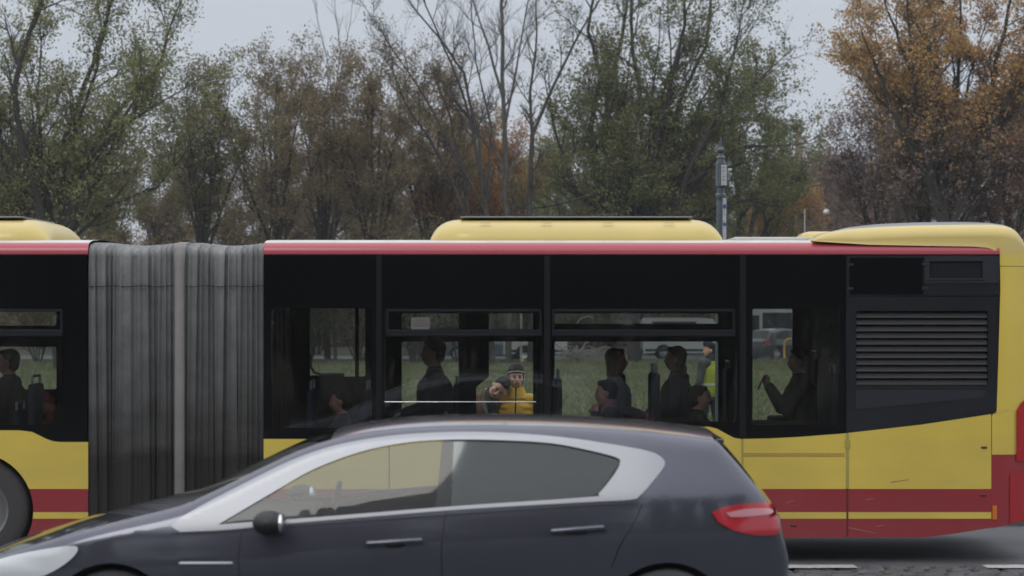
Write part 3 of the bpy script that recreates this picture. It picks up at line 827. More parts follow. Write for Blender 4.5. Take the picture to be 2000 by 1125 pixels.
S0, S1 = 515, 1936                           # rear section side (the tail cap follows)
gap = 1.2
def sidepanels(x0, x1, splits):
    xs = [x0] + list(splits) + [x1]
    for a, b in zip(xs, xs[1:]):
        a2 = a + gap if a != x0 else a; b2 = b - gap if b != x1 else b
        for nm, top, bot, m in (('side_panel', lambda x: bandlow(x) + 0.4, 955, P_yel), ('red_band', 955.4, 1000, P_red), ('yellow_stripe', 1000.4, 1013, P_yel), ('skirt', 1013.4, skirtlow, P_red)):
            for P in band(a2, b2, top, bot):
                part(nm, slab(MB(), P, [], DB, DB + 0.03), m)
sidepanels(X0, X1, [-1400, -900, -480])
sidepanels(S0, S1, [760, 1060, 1450, 1655])
# recessed seam strips at the panel joints and the service hatch line
for x_, w_ in ((1450, 2), (1655, 3)):
    part('seam_strip', MB().box(bx(x_ - w_), bx(x_ + w_), DB - .004, DB + .02, bz(954), bz(bandlow(x_) + 2)), P_seam)
    part('seam_strip', MB().box(bx(x_ - w_ * .6), bx(x_ + w_ * .6), DB - .003, DB + .02, bz(1048), bz(956)), P_seamr)
for y_ in (886.5, 890.5):
    part('hatch_line', MB().box(bx(1452), bx(1649), DB - .0025, DB + .01, bz(y_ + .5), bz(y_ - .5)), P_seamr)
part('hatch_lock', MB().box(bx(1650), bx(1660), DB - .008, DB + .01, bz(876), bz(860), .002), P_seam)
for (x_, y_) in ((1922, 874), (1550, 1026), (1920, 967)):
    part('filler_lock', MB().caps((bx(x_ - 4), DB, bz(y_)), (bx(x_ + 4), DB, bz(y_)), .011, .011), P_seamr, smooth=True)
# scratches low on the skirt
for (a, b, c, e_) in ((1655, 1029, 1712, 1041), (1712, 1027, 1728, 1025), (1535, 981, 1552, 977), (1690, 975, 1706, 973), (1740, 941, 1775, 936)):
    sc_ = MB().add([(bx(a), DB - .002, bz(b)), (bx(c), DB - .002, bz(e_)), (bx(c), DB - .002, bz(e_ + 1.2)), (bx(a), DB - .002, bz(b + 2))], [(0, 1, 2, 3)])
    part('scratch', sc_, P_scr)

# near-side window band with holes
R_ = rrect
near_win = [(530, 726, 602, 836), (752, 1060, 602, 836), (1077, 1438, 602, 824), (1468, 1640, 602, 830)]
front_win = [(-1780, -1620, 602, 830), (-1560, -1100, 602, 830), (-1070, -640, 602, 830), (-600, -200, 602, 830), (-180, 124, 602, 830)]
def wins(lst): return [R_(bx(a), bx(b), bz(d_), bz(c_), .035) for a, b, c_, d_ in lst]
def blackband(x0, x1, holes, splits=()):
    n = 60; P = [(x0 + (x1 - x0) * i / n, 497.5) for i in range(2)]
    P = [(x0, 497.5), (x1, 497.5)] + [(x1 + (x0 - x1) * i / n, bandlow(x1 + (x0 - x1) * i / n)) for i in range(n + 1)]
    return slab(MB(), bp(*P), holes, DB, DB + .035)
part('window_band', blackband(S0, 739, wins(near_win[:1])), P_blk)
part('window_band', blackband(741, 1067, wins(near_win[1:2])), P_blk)
part('window_band', blackband(1069, 1450, wins(near_win[2:3])), P_blk)
part('window_band', blackband(1452, 1651, wins(near_win[3:4])), P_blk)
part('window_band', blackband(X0, -632, wins(front_win[:3])), P_blk)
part('window_band', blackband(-630, X1 - 2, wins(front_win[3:])), P_blk)
for a, b in ((735, 745), (1063, 1074), (1445, 1457)): part('gasket', MB().box(bx(a), bx(b), DB - .003, DB + .03, bz(856), bz(499)), P_rub)
def pane(lst, y, m, hopper=(), bars=()):
    for i, (a, b, c_, d_) in enumerate(lst):
        fr = part('window', MB().box(bx(a - 1), bx(b + 1), y + .012, y + .017, bz(d_ + 1), bz(c_ - 1)), m)
        if i in hopper:
            f = MB(); y0 = y + .004; y1 = y + .030
            for (q0, q1) in ((604, 609), (644, 657)): f.box(bx(a + 2), bx(b - 2), y0, y1, bz(q1), bz(q0), .004)
            for xx in (a + 2, b - 6): f.box(bx(xx), bx(xx + 4), y0, y1, bz(644), bz(609), .002)
            f.out('hopper_frame', P_blk2, fr)
            f = MB(); f.box(bx(a + 8), bx(b - 8), y - .002, y + .003, bz(607.2), bz(606)).box(bx(a + 8), bx(b - 8), y - .002, y + .003, bz(654), bz(652.6))
            f.out('hopper_seal', P_grl, fr)
pane(near_win, DB, G_near, hopper=(1, 2)); pane(front_win, DB, G_near, hopper=(1, 2, 3, 4))

# engine bay end of the window band: access flap, mesh grille, louvre panel
def pb(name, a, b, c_, d_, y0, y1, m, bev=.004, parent=None): return part(name, MB().box(bx(a), bx(b), y0, y1, bz(d_), bz(c_), bev), m, parent)
pn = [(1653, 497.5), (1953, 497.5), (1952, 570), (1951, 577.5), (1653, 577.5)]
part('engine_panel', slab(MB(), bp(*pn), [R_(bx(1815), bx(1919), bz(544), bz(510), .012)], DB, DB + .035), P_blk2)
fl = pb('access_flap', 1659, 1803, 502, 575, DB - .006, DB, P_blk, .004)
for (a, b) in ((1654, 516), (1800, 516), (1654, 563), (1800, 563)):
    pb('hinge', a, a + 12, b - 2, b + 3, DB - .013, DB - .006, P_grl, .002, fl)
gs = part('grille_surround', slab(MB(), bp((1806, 500), (1951, 500), (1950, 553), (1806, 553)), [R_(bx(1815), bx(1919), bz(544), bz(510), .012)], DB - .008, DB), P_grl)
gm = MB()
gm.box(bx(1813), bx(1921), DB + .03, DB + .034, bz(546), bz(508))
for k in range(26): gm.box(bx(1815 + k * 4.1), bx(1815 + k * 4.1 + 1.1), DB + .012, DB + .02, bz(544), bz(510))
for k in range(9): gm.box(bx(1815), bx(1919), DB + .020, DB + .026, bz(511 + k * 4.0 + 1), bz(511 + k * 4.0))
part('mesh_grille', gm, P_grl)
pb('grille_lip', 1812, 1922, 544.5, 547, DB - .018, DB - .002, P_grl, .003)
def lowe(x): return bandlow(x)
pl = [(1653, 579), (1951, 579), (1946, 807)] + [(1946 - (1946 - 1653) * i / 12, bandlow(1946 - (1946 - 1653) * i / 12)) for i in range(1, 13)]
part('louvre_panel', slab(MB(), bp(*pl), [R_(bx(1672), bx(1930), bz(753), bz(607), .02)], DB, DB + .035), P_blk2)
part('radiator_back', MB().box(bx(1665), bx(1935), DB + .07, DB + .08, bz(760), bz(600)), P_blk)
for k in range(11):
    y_ = 611 + k * 13.1; y0, y1 = bz(y_ + 9.5), bz(y_)
    mb = MB(); a, b = bx(1673), bx(1929)
    V = [(a, DB + .006, y0), (b, DB + .006, y0), (b, DB + .036, y1), (a, DB + .036, y1), (a, DB + .014, y0 - .003), (b, DB + .014, y0 - .003), (b, DB + .044, y1), (a, DB + .044, y1)]
    mb.add(V, [(0, 1, 2, 3), (4, 5, 6, 7), (0, 1, 5, 4), (2, 3, 7, 6)])
    part('louvre', mb, P_slat)
pg = [(1672, 762), (1926, 762), (1920, 776), (1672, 800)]
part('engine_flap', slab(MB(), bp(*pg), [], DB - .004, DB), P_grl)

# cantrail and roof
def roofstrip(x0, x1, prof, m, name, smooth=True):
    V = []; 
    for (y_, z_) in prof: V += [(bx(x0), DB + y_, z_), (bx(x1), DB + y_, z_)]
    return part(name, MB().add(V, [(2 * i, 2 * i + 1, 2 * i + 3, 2 * i + 2) for i in range(len(prof) - 1)]), m, smooth=smooth)
cz = bz(497)
cprof = [(0.0, cz), (0.0, cz + .03), (.006, cz + .055), (.02, cz + .078), (.04, cz + .094), (.075, cz + .109)]
rprof = [(.075, cz + .109), (.12, cz + .119), (.25, cz + .135), (.6, cz + .15), (1.27, cz + .155)]
rprof = rprof + [(2.55 - y_, z_) for y_, z_ in reversed(rprof[:-1])]
for a, b in ((X0 + 60, X1), (S0, 1953)):
    roofstrip(a, b, cprof, P_cant, 'cantrail'); roofstrip(a, b, rprof, P_roof, 'roof')
    roofstrip(a, b, [(2.55 - y_, z_) for y_, z_ in reversed(cprof)], P_cant, 'far_cantrail')
    part('gutter', MB().box(bx(a), bx(b), DB - .004, DB + .02, bz(498.6), bz(496.4)), P_rub)
part('roof_hatch', MB().box(bx(1432, 20.6), bx(1592, 20.6), 20.5, 21.4, bz(470, 20.6), bz(463.5, 20.6), .008), P_roof)

# roof pods: rounded long covers
def pod(x0, x1, y0, y1, z0, z1, name, m, rx=.33, rz=.2, nx=40, rear=False):
    """cover with soft shoulders: each station is a rounded arch scaled by the end profile"""
    V = []; NX = nx; K = 48
    for i in range(NX + 1):
        u = i / NX
        x = x0 + (x1 - x0) * (0.5 - 0.5 * cos(pi * u))
        e0 = min(1, max(0, (x - x0) / rx)); e1 = min(1, max(0, (x1 - x) / rx))
        s_ = (1 - (1 - e0) ** 2.6) ** (1 / 2.0) * (1 if rear else (1 - (1 - e1) ** 2.6) ** (1 / 2.0))
        inset = .10 * (1 - min(e0, 1 if rear else e1))
        for k in range(K + 1):
            t = pi * k / K; c_, s2 = cos(t), sin(t)
            yy = (y0 + y1) / 2 - ((y1 - y0) / 2 - inset) * math.copysign(abs(c_) ** 0.42, c_)
            zz = z0 + (z1 - z0) * s_ * abs(s2) ** 0.8
            V.append((x, yy, zz))
    Fc = [(i * (K + 1) + k, i * (K + 1) + k + 1, (i + 1) * (K + 1) + k + 1, (i + 1) * (K + 1) + k) for i in range(NX) for k in range(K)]
    return part(name, MB().add(V, Fc), m, smooth=True)
pd = DB + .30
for (a, b) in ((838, 1416), (-520, 92)):
    p_ = pod(bx(a, pd), bx(b, pd), pd, YF - .30, bz(474, pd), bz(424, pd), 'roof_pod', P_ylt, rx=.30)
    MB().box(bx(a + 60, pd), bx(b - 60, pd), pd + .25, YF - .55, bz(425.5, pd + .25), bz(422.5, pd + .25), .003).out('pod_lid', P_steel, p_)
    MB().box(bx(a + 4, pd), bx(a + 44, pd), pd - .02, pd + .2, bz(477, pd), bz(474, pd), .003).out('pod_foot', P_rub, p_)
    cl = MB()
    for k in range(4):
        xx = bx(a + 110 + k * 120, pd); cl.box(xx - .05, xx + .05, pd + .085, pd + .10, bz(435.2, pd), bz(434.4, pd), .001)
    cl.out('pod_clip', P_steel, p_)
# rear cover, flush with the tail cap
def tailtop(x): return lerpf([(1588, 470), (1600, 461), (1622, 453), (1660, 446), (1720, 441.5), (1800, 438.5), (1900, 437), (1945, 437), (1970, 439), (1985, 443), (1997, 451), (2008, 464), (2020, 490)])(x)
bot = lambda x: lerpf([(1588, 471), (1700, 478), (1800, 480), (1900, 481.5), (1930, 484), (1945, 490), (1953, 500)])(x)
V = []; xs = [1588 + (2020 - 1588) * i / 70 for i in range(71)]; K = 9
W_ = []
for x in xs:
    zt, zb = bz(tailtop(x)), bz(bot(x)) if x < 1953 else bz(520)
    cr_ = 0.0 if x < 1940 else (1 - sqrt(max(0, 1 - min(1, (x - 1940) / 95) ** 2))) * .42
    hgt = zt - zb; row = [(bx(x), DB + .0 + cr_ * .9, zb)]
    rr_ = min(.12, hgt * .8)
    row.append((bx(x), DB + cr_ * .9 + .01, zb + max(0.0, (hgt - rr_)) * .5))
    for k in range(K + 1):
        t = pi / 2 * k / K; row.append((bx(x), DB + cr_ * .9 + .01 + rr_ * 1.5 * (1 - cos(t)), zt - rr_ + rr_ * sin(t)))
    row.append((bx(x), DB + 1.27, zt + .015))
    m_ = len(row); row += [(a, 2 * DB + 2.55 - b, c_) for a, b, c_ in reversed(row[:-1])]
    V += row; RL = len(row)
Fc = [(i * RL + k, i * RL + k + 1, (i + 1) * RL + k + 1, (i + 1) * RL + k) for i in range(70) for k in range(RL - 1)]
part('rear_roof_cover', MB().add(V, Fc), P_ylt, smooth=True)
mb = MB(); xs = [1625 + (1985 - 1625) * i / 30 for i in range(31)]; V = []
for i, x in enumerate(xs):
    t = i / 30; hh = (1 - abs(2 * t - 1) ** 3) * .028 + .001
    z_ = bz(tailtop(x))
    V += [(bx(x), DB + .18, z_ - .01), (bx(x), DB + .24, z_ + hh), (bx(x), YF - .24, z_ + hh), (bx(x), YF - .18, z_ - .01)]
part('grey_roof_cap', mb.add(V, [(i * 4 + k, i * 4 + k + 1, i * 4 + k + 5, i * 4 + k + 4) for i in range(30) for k in range(3)]), P_steel, smooth=True)
pod(bx(1562, 21.6), bx(1640, 21.6), 21.4, 22.1, bz(468, 21.6), bz(452, 21.6), 'roof_fan', P_ylt, rx=.12)

# tail cap: rounded rear corner built from plan curve
def planpt(t):      # t 0..1 : from side (x 1936) round to the centre of the rear face
    xa = bx(1936); xr = bx(2036)
    R = xr - bx(1950)
    if t < .25: return (xa + (bx(1950) - xa) * t / .25, DB)
    if t < .75:
        q = (t - .25) / .5 * pi / 2; return (bx(1950) + R * sin(q), DB + .85 * R * (1 - cos(q)))
    q = (t - .75) / .25; return (xr, DB + .85 * R + (1.275 - .85 * R) * q)
def wrap(z0f, z1f, t0, t1, m, name, off=0.0, n=24, nz=6):
    V = []
    for i in range(n + 1):
        t = t0 + (t1 - t0) * i / n; x, y_ = planpt(t)
        for k in range(nz + 1):
            z0, z1 = z0f(t), z1f(t)
            V.append((x, y_ - off, z0 + (z1 - z0) * k / nz))
    Fc = [(i * (nz + 1) + k, (i + 1) * (nz + 1) + k, (i + 1) * (nz + 1) + k + 1, i * (nz + 1) + k + 1) for i in range(n) for k in range(nz)]
    V2 = [(a, 2 * DB + 2.55 - b, c_) for a, b, c_ in V]
    mb = MB().add(V, Fc)
    if t1 >= .999: mb.add(V2, Fc)
    return part(name, mb, m, smooth=True)
def pxof(t): return 1000 + planpt(t)[0] * 215
# boundary of black band on the cap side: yellow starts left of it and leans
t_b = .001
V = []
edge = lerpf([(497, 1953), (560, 1954), (700, 1950), (808, 1946), (888, 1940), (955, 1936)])
edge = lerpf([(497, 1953), (560, 1954), (700, 1950), (806, 1946.5), (809, 1937.2), (955, 1937.2)])
n = 60; cols = 20; zt = 519; 
V = []
for k in range(n + 1):
    py = 520.5 + (888 - 520.5) * k / n
    xs_ = edge(py)
    for i in range(cols + 1):
        t = i / cols
        # parametrise along the plan curve starting at xs_
        t0_ = .25 * (xs_ - 1936) / 14 if xs_ < 1950 else .25 + (math.asin(min(1, (bx(xs_) - bx(1950)) / (bx(2036) - bx(1950)))) / (pi / 2)) * .5
        x, y_ = planpt(t0_ + (1 - t0_) * t); V.append((x, y_, bz(py)))
Fc = [(k * (cols + 1) + i, k * (cols + 1) + i + 1, (k + 1) * (cols + 1) + i + 1, (k + 1) * (cols + 1) + i) for k in range(n) for i in range(cols)]
part('tail_cap', MB().add(V, Fc).add([(a, 2 * DB + 2.55 - b, c_) for a, b, c_ in V], Fc), P_yel, smooth=True)
V = []
for k in range(13):
    py = 496 + (519.3 - 496) * k / 12
    for i in range(cols + 1):
        xs_ = 1953; t0_ = .25 + (math.asin((bx(xs_) - bx(1950)) / (bx(2036) - bx(1950))) / (pi / 2)) * .5
        x, y_ = planpt(t0_ + (1 - t0_) * i / cols); V.append((x - .02 * (12 - k) / 12 * (i / cols), y_, bz(py)))
Fc = [(k * (cols + 1) + i, k * (cols + 1) + i + 1, (k + 1) * (cols + 1) + i + 1, (k + 1) * (cols + 1) + i) for k in range(12) for i in range(cols)]
part('tail_cap', MB().add(V, Fc).add([(a, 2 * DB + 2.55 - b, c_) for a, b, c_ in V], Fc), P_yel, smooth=True)
zlow = lambda t: bz(skirtlow(pxof(t)) + 1)
wrap(zlow, lambda t: bz(888.6), .0, 1, P_red, 'rear_bumper')
bump = mat('bumper_red', (0.34, 0.012, 0.017), .3, coat=.5)
wrap(lambda t: bz(skirtlow(pxof(t))), lambda t: bz(900 + 40 * (1 - t)), .335, 1, bump, 'bumper_corner', off=.012)
part('side_marker', MB().box(bx(1938), bx(1947), DB - .012, DB + .002, bz(1015), bz(988), .004), P_amb)
# tail light: lens wrapped on the corner, ribs
def lens(t0, t1, ytop, ybot, m, name, off, parent=None):
    V = []; n = 10
    for i in range(n + 1):
        t = t0 + (t1 - t0) * i / n; x, y_ = planpt(t); q = i / n
        yt = ytop + 22 * (1 - min(1, q * 2.2)) ** 2; yb = ybot - 6 * (1 - q)
        for k in range(15):
            yy = yt + (yb - yt) * k / 14
            V.append((x, y_ - off - 0, bz(yy)))
    Fc = [(i * 15 + k, (i + 1) * 15 + k, (i + 1) * 15 + k + 1, i * 15 + k + 1) for i in range(n) for k in range(14)]
    return part(name, MB().add(V, Fc), m, parent)
tl = lens(.387, .60, 781, 906, P_tail, 'tail_light', .015)
# underbody, axle boxes, floor, ceiling, far side
def xpoly(a, b): return [(bx(a), bz(1040)), (bx(b), bz(1040)), (bx(b), bz(930)), (bx(a), bz(930))]
for a, b in ((X0 + 10, X1 - 4), (S0 + 4, 1960)):
    arch = [w_ for w_ in wheels if a < w_ < b]
    # lower inner wall behind the panels with arch openings
    for P in band(a, min(b, 1934), 870, lambda x: min(1040, skirtlow(x) - 4)):
        part('inner_wall', slab(MB(), P, [], DB + .034, DB + .06), P_rub)
    part('floor', MB().box(bx(a), bx(b), DB + .36, YF - .36, bz(1000) , bz(985)), P_flo)
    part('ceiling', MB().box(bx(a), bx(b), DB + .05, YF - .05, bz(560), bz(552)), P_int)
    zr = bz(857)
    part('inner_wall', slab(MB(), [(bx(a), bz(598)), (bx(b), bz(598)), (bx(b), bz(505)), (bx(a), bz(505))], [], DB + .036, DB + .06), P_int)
    part('underframe', MB().box(bx(a + 10), bx(arch[0] - 120), DB + .15, YF - .15, bz(1052), bz(1001)).box(bx(arch[0] + 120), bx(min(b, 1900) - 10), DB + .15, YF - .15, bz(1032), bz(1001)), P_rub)
    part('podium', MB().box(bx(arch[0] - 125), bx(arch[0] + 125), DB + .07, YF - .07, bz(999), bz(868)), P_flo) if False else None
    for sgn, yy in ((1, DB + .07), (-1, YF - .62)):
        part('wheel_box', MB().box(bx(arch[0] - 118), bx(arch[0] + 118), yy, yy + .55, bz(880), bz(868)), P_int)
    for yy in (DB + .04, YF - .34):
        c = (bx(arch[0]), yy, WR)
        tp = [(.29, 0), (.40, .0), (.455, .012), (.478, .04), (.482, .15), (.478, .26), (.455, .288), (.29, .30)]
        wl = part('wheel', MB().lathe(tp, c, 48, 'y'), mat('tyre', (0.05, 0.05, 0.051), .85, bump=.3) if 'tyre' not in bpy.data.materials else bpy.data.materials['tyre'], smooth=True)
        MB().lathe([(.29, .01), (.27, .02), (.25, .06), (.2, .10), (.16, .10), (.15, .02), (.12, -.005), (0.001, -.01)], c, 32, 'y').out('rim', P_rim, wl, smooth=True)
# rear platform under the back seats
part('rear_platform', MB().box(bx(1420), bx(1960), DB + .07, YF - .07, bz(984), bz(905)), P_flo)
part('engine_cover', MB().box(bx(1652), bx(1975), DB + .10, YF - .10, bz(905), bz(560)), P_int)
part('front_face', MB().box(bx(X0) - .03, bx(X0), DB + .05, YF - .05, bz(1040), bz(850)), P_yel)
part('windscreen', MB().box(bx(X0) - .03, bx(X0), DB + .05, YF - .05, bz(848), bz(540)), G_near)
part('destination_box', MB().box(bx(X0) - .03, bx(X0) + .1, DB + .05, YF - .05, bz(539), bz(480)), P_blk)
# far side wall with its windows
def fx(px): return PX(px, YF)
def fz(py): return PZ(py, YF)
far = [(606, 714, 602, 735, 0), (785, 1046, 612, 642, 0), (785, 1046, 667, 822, 0), (1083, 1402, 612, 632, 0), (1083, 1402, 667, 822, 0), (1469, 1547, 603, 822, 0), (1589, 1619, 603, 735, 0)]
ffar = [(-1500, -900, 612, 820, 0), (-850, -620, 603, 900, 0), (-560, -330, 603, 900, 0), (-300, 112, 608, 636, 0), (-300, 112, 677, 760, 0)]
def farwall(x0, x1, lst):
    hs = [R_(fx(a), fx(b), fz(d_), fz(c_), .02) for a, b, c_, d_, _ in lst]
    P = [(bx(x0), bz(1045)), (bx(x1), bz(1020)), (bx(x1), cz), (bx(x0), cz)]
    part('far_wall', slab(MB(), P, hs, YF - .04, YF), P_blk2)
    for a, b, c_, d_, _ in lst:
        part('far_window', MB().box(fx(a) - .01, fx(b) + .01, YF - .022, YF - .017, fz(d_) - .01, fz(c_) + .01), G_far)
farwall(S0, 1955, far); farwall(X0, X1, ffar)
part('far_side_panel', MB().box(bx(S0), bx(1955), YF + .002, YF + .012, bz(1020), bz(900)).box(bx(X0), bx(X1), YF + .002, YF + .012, bz(1042), bz(900)), P_yel)
# end frames at the bellows
for xx in (S0, X1):
    a, b = (xx, xx + 6) if xx == S0 else (xx - 6, xx)
    P = [(DB + .01, bz(1045)), (YF - .01, bz(1045)), (YF - .01, cz), (DB + .01, cz)]
    fr = MB().box(bx(a), bx(b), DB + .036, DB + .12, bz(1045), cz).box(bx(a), bx(b), YF - .12, YF - .045, bz(1045), cz).box(bx(a), bx(b), DB + .12, YF - .12, bz(560), cz)
    part('gangway_frame', fr, P_rub)

# bellows
def bellows(x0, x1, seed, amp=.06, n=14):
    r = random.Random(seed); steps = n * 8; V = []
    prof = [(0.0, bz(1018)), (0.0, bz(940)), (0, bz(860)), (0, bz(780)), (0, bz(700)), (0, bz(620)), (0, bz(556)), (0, bz(520)), (.012, bz(500)), (.04, bz(486)), (.09, bz(478)), (.3, bz(472)), (1.27, bz(466))]
    prof = prof + [(2.55 - a, b) for a, b in reversed(prof[:-1])]
    ph = [0]; 
    for i in range(n): ph.append(ph[-1] + r.uniform(.55, 1.5))
    tot = ph[-1]; xs = []
    for i in range(n):
        for k in range(8): xs.append((ph[i] + (ph[i + 1] - ph[i]) * k / 8, i, k / 8))
    xs.append((tot, n - 1, 1.0)); slant = [r.uniform(-.035, .035) for _ in range(n + 1)]; slant[0] = slant[-1] = 0
    am = [amp * r.uniform(.5, 1.15) for _ in range(n)]
    for (u, i, q) in xs:
        ub = u / tot; x = x0 + (x1 - x0) * ub
        fold = am[i] * (1 - abs(sin(pi * q)) ** .7)          # ridge outwards between folds inward
        sl = slant[i] + (slant[i + 1] - slant[i]) * q
        edge_ = min(1, min(u, tot - u) / .35)
        for j, (yo, z) in enumerate(prof):
            hz_ = (z - bz(1018)) / (cz - bz(1018))
            sag = .03 * sin(pi * ub) * (1 if z > bz(500) else 0)
            d_ = (am[i] * .9 - fold) * (.45 + .55 * min(1, hz_ * 1.2))
            xx = x + sl * (1 - hz_) * edge_
            yo2 = yo + d_ if yo < 1.27 else yo - d_
            if z > bz(495): V.append((xx, DB + (yo + d_ * .6 if yo < 1.27 else yo - d_ * .6), z - d_ * .35 - sag))
            else: V.append((xx, DB + yo2 + .01, z))
    m = len(prof)
    Fc = [(i * m + j, (i + 1) * m + j, (i + 1) * m + j + 1, i * m + j + 1) for i in range(len(xs) - 1) for j in range(m - 1)]
    return MB().add(V, Fc)
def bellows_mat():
    m = mat('bellows_fabric', (0.21, 0.215, 0.215), 0.75, var=.2, vscale=5, bump=.25, bscale=30, dirt_and_tone=((0.018, 0.017, 0.016), 0.5, 2.6, 1.35, 0.8))  # fabric turns darker towards the bottom
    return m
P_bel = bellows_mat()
P_bfr = mat('bellows_hoop', (0.19, 0.18, 0.175), .6, var=.1, vscale=8, dirt_and_tone=((0.07, 0.065, 0.06), 0.2, 2.0, 0.5))
b1 = part('bellows', bellows(bx(X1 + 1), bx(340), 4), P_bel, smooth=True)
b2 = part('bellows', bellows(bx(360), bx(S0 - 1), 8), P_bel, smooth=True)
prof = [(-.012, bz(1010)), (-.012, bz(500)), (.02, bz(484)), (.08, bz(475.5)), (.3, bz(471)), (1.27, bz(466))]
V = []
for yo, z in prof:
    V += [(bx(339), DB + yo + .03, z), (bx(344), DB + yo, z), (bx(357), DB + yo, z), (bx(361), DB + yo + .03, z)]
part('bellows_hoop', MB().add(V, [(i * 4 + k, i * 4 + k + 1, i * 4 + k + 5, i * 4 + k + 4) for i in range(len(prof) - 1) for k in range(3)]), P_bfr, smooth=True)
for b_, (a, c_) in ((b1, (X1 + 2, 339)), (b2, (361, S0 - 2))):
    st = MB(); n = 16
    st.tube([(bx(a + (c_ - a) * i / n), DB + .018 + .012 * sin(i * 2.3), bz(559 + 1.2 * sin(i * 1.1))) for i in range(n + 1)], .004, 6)
    st.out('stitch_band', P_rub, b_)
part('turntable', MB().box(bx(X1), bx(S0), DB + .2, YF - .2, bz(1045), bz(1010)), P_rub)

# interior fittings: seats, poles, rails
def bus_seat(px, y, face, z0=0.42, back=0.62):
    """face -1: looks left"""
    x = PX(px, y); s_ = part('seat', MB().box(x - .22, x + .22, y - .21, y + .21, z0, z0 + .09, .03), P_seat, smooth=False)
    xb = x - face * .24
    MB().box(xb - .035, xb + .035, y - .21, y + .21, z0 + .05, z0 + back + .05, .03).out('backrest', P_seat, s_)
    MB().tube([(xb, y - .16, z0 + back), (xb, y - .16, z0 + back + .12), (xb, y + .16, z0 + back + .12), (xb, y + .16, z0 + back)], .013, 8).out('grab_handle', P_steel, s_)
    MB().box(x - .05, x + .05, y - .05, y + .05, z0 - .4, z0).out('seat_leg', P_steel, s_)
for (px, y, f, z0) in ((560, 20.45, -1, .9), (665, 20.45, -1, .75), (700, 22.1, 1, .9), (770, 20.45, 1, .9), (845, 21.9, -1, .9), (1150, 22.1, -1, .9), (1140, 20.5, 1, 1.0),
                      (1225, 20.5, -1, 1.05), (1330, 20.5, 1, 1.05), (1375, 22.1, -1, 1.05), (1575, 20.5, -1, 1.05), (-80, 20.5, -1, 1.0), (20, 20.5, -1, .95), (90, 20.6, 1, .7), (-160, 22.1, -1, .9), (1010, 20.5, -1, .55), (820, 20.5, -1, .6), (1260, 22.1, 1, 1.0), (1290, 22.1, -1, 1.0), (1545, 22.1, -1, 1.15), (1600, 20.5, -1, 1.1)):
    bus_seat(px, y, f, z0)
def pole(pts, r=.018, m=None): part('grab_pole', MB().tube(pts, r, 10), m or P_steel, smooth=True)
for (px, y) in ((697, 22.3), (1045, 21.3), (1060, 20.9), (1455, 21.0), (1630, 22.2)):
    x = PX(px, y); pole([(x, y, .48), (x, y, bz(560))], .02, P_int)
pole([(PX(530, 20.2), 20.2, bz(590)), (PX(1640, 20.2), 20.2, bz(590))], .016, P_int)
part('reflection_streak', MB().caps((bx(752), DB - .004, bz(785)), (bx(1046), DB - .004, bz(785)), .0045, .0045, 12), P_chr, smooth=True)  # bright bar added in place of a reflection streak on the glass
# door-side glass screen with its bent chrome edge
part('screen', MB().box(PX(608, 21), PX(672, 21), 21.0, 21.012, PZ(850, 21), PZ(733, 21)), P_int)
pole([PXV for PXV in [at(607, 693, 21), at(607, 715, 21), at(613, 727, 21), at(625, 731, 21), at(672, 731, 21)]], .012, P_steel)
part('screen', slab(MB(), [(PX(a, 21.6), PZ(b, 21.6)) for a, b in ((896, 900), (930, 900), (930, 756), (955, 736), (955, 612), (896, 612))], [], 21.6, 21.62), P_int)
# notice stuck inside the far hopper window
nt_ = part('notice', MB().box(bx(803), bx(839), DB + .006, DB + .009, bz(643), bz(620)), mat('paper', (0.13, 0.13, 0.13), .8))
def text_mesh(txt, x, y, z, size, m, parent, name='lettering', stretch=1.0):
    cu = bpy.data.curves.new(name, 'FONT'); cu.body = txt; cu.size = size; cu.align_x = 'CENTER'; cu.align_y = 'CENTER'
    to = bpy.data.objects.new('tmp', cu); C.objects.link(to)
    dg = bpy.context.evaluated_depsgraph_get(); me = bpy.data.meshes.new_from_object(to.evaluated_get(dg))
    V = [(x + v.co.x * stretch, y, z + v.co.y) for v in me.vertices]; Fc = [tuple(p.vertices) for p in me.polygons]
    bpy.data.objects.remove(to); bpy.data.curves.remove(cu)
    return mobj(name, V, Fc, m, parent)
ink = mat('notice_ink', (0.12, 0.02, 0.02), .8); ink2 = mat('notice_ink_dark', (0.03, 0.03, 0.035), .8)
text_mesh('nnmnnmn', bx(821), DB + .004, bz(625.2), .019, ink2, nt_)
text_mesh('nnmnm nmmnnmn', bx(821), DB + .004, bz(630.5), .017, ink, nt_)
text_mesh('nmnmnmmnnm', bx(821), DB + .004, bz(635.5), .022, ink, nt_)
# ------------------------------------------------------------------ cars
M_cglass = glass_mat('car_glass', (0.60, 0.65, 0.66), ior=1.5)
M_tint = glass_mat('car_glass_tinted', (0.12, 0.14, 0.15), rough=.03, ior=2.1)
M_tyre = bpy.data.materials['tyre']
M_alloy = mat('alloy', (0.55, 0.56, 0.58), .3, metal=.9)
M_alu = mat('satin_aluminium', (0.36, 0.37, 0.40), .38, metal=.6)
M_lamp = mat('lamp_glass', (0.62, 0.65, 0.68), .12, coat=1)
M_trim = mat('black_trim', (0.012, 0.012, 0.013), .45)
M_cint = mat('car_interior', (0.02, 0.02, 0.022), .8)
M_carred = mat('car_lens_red', (0.42, 0.02, 0.03), .15, coat=.8)

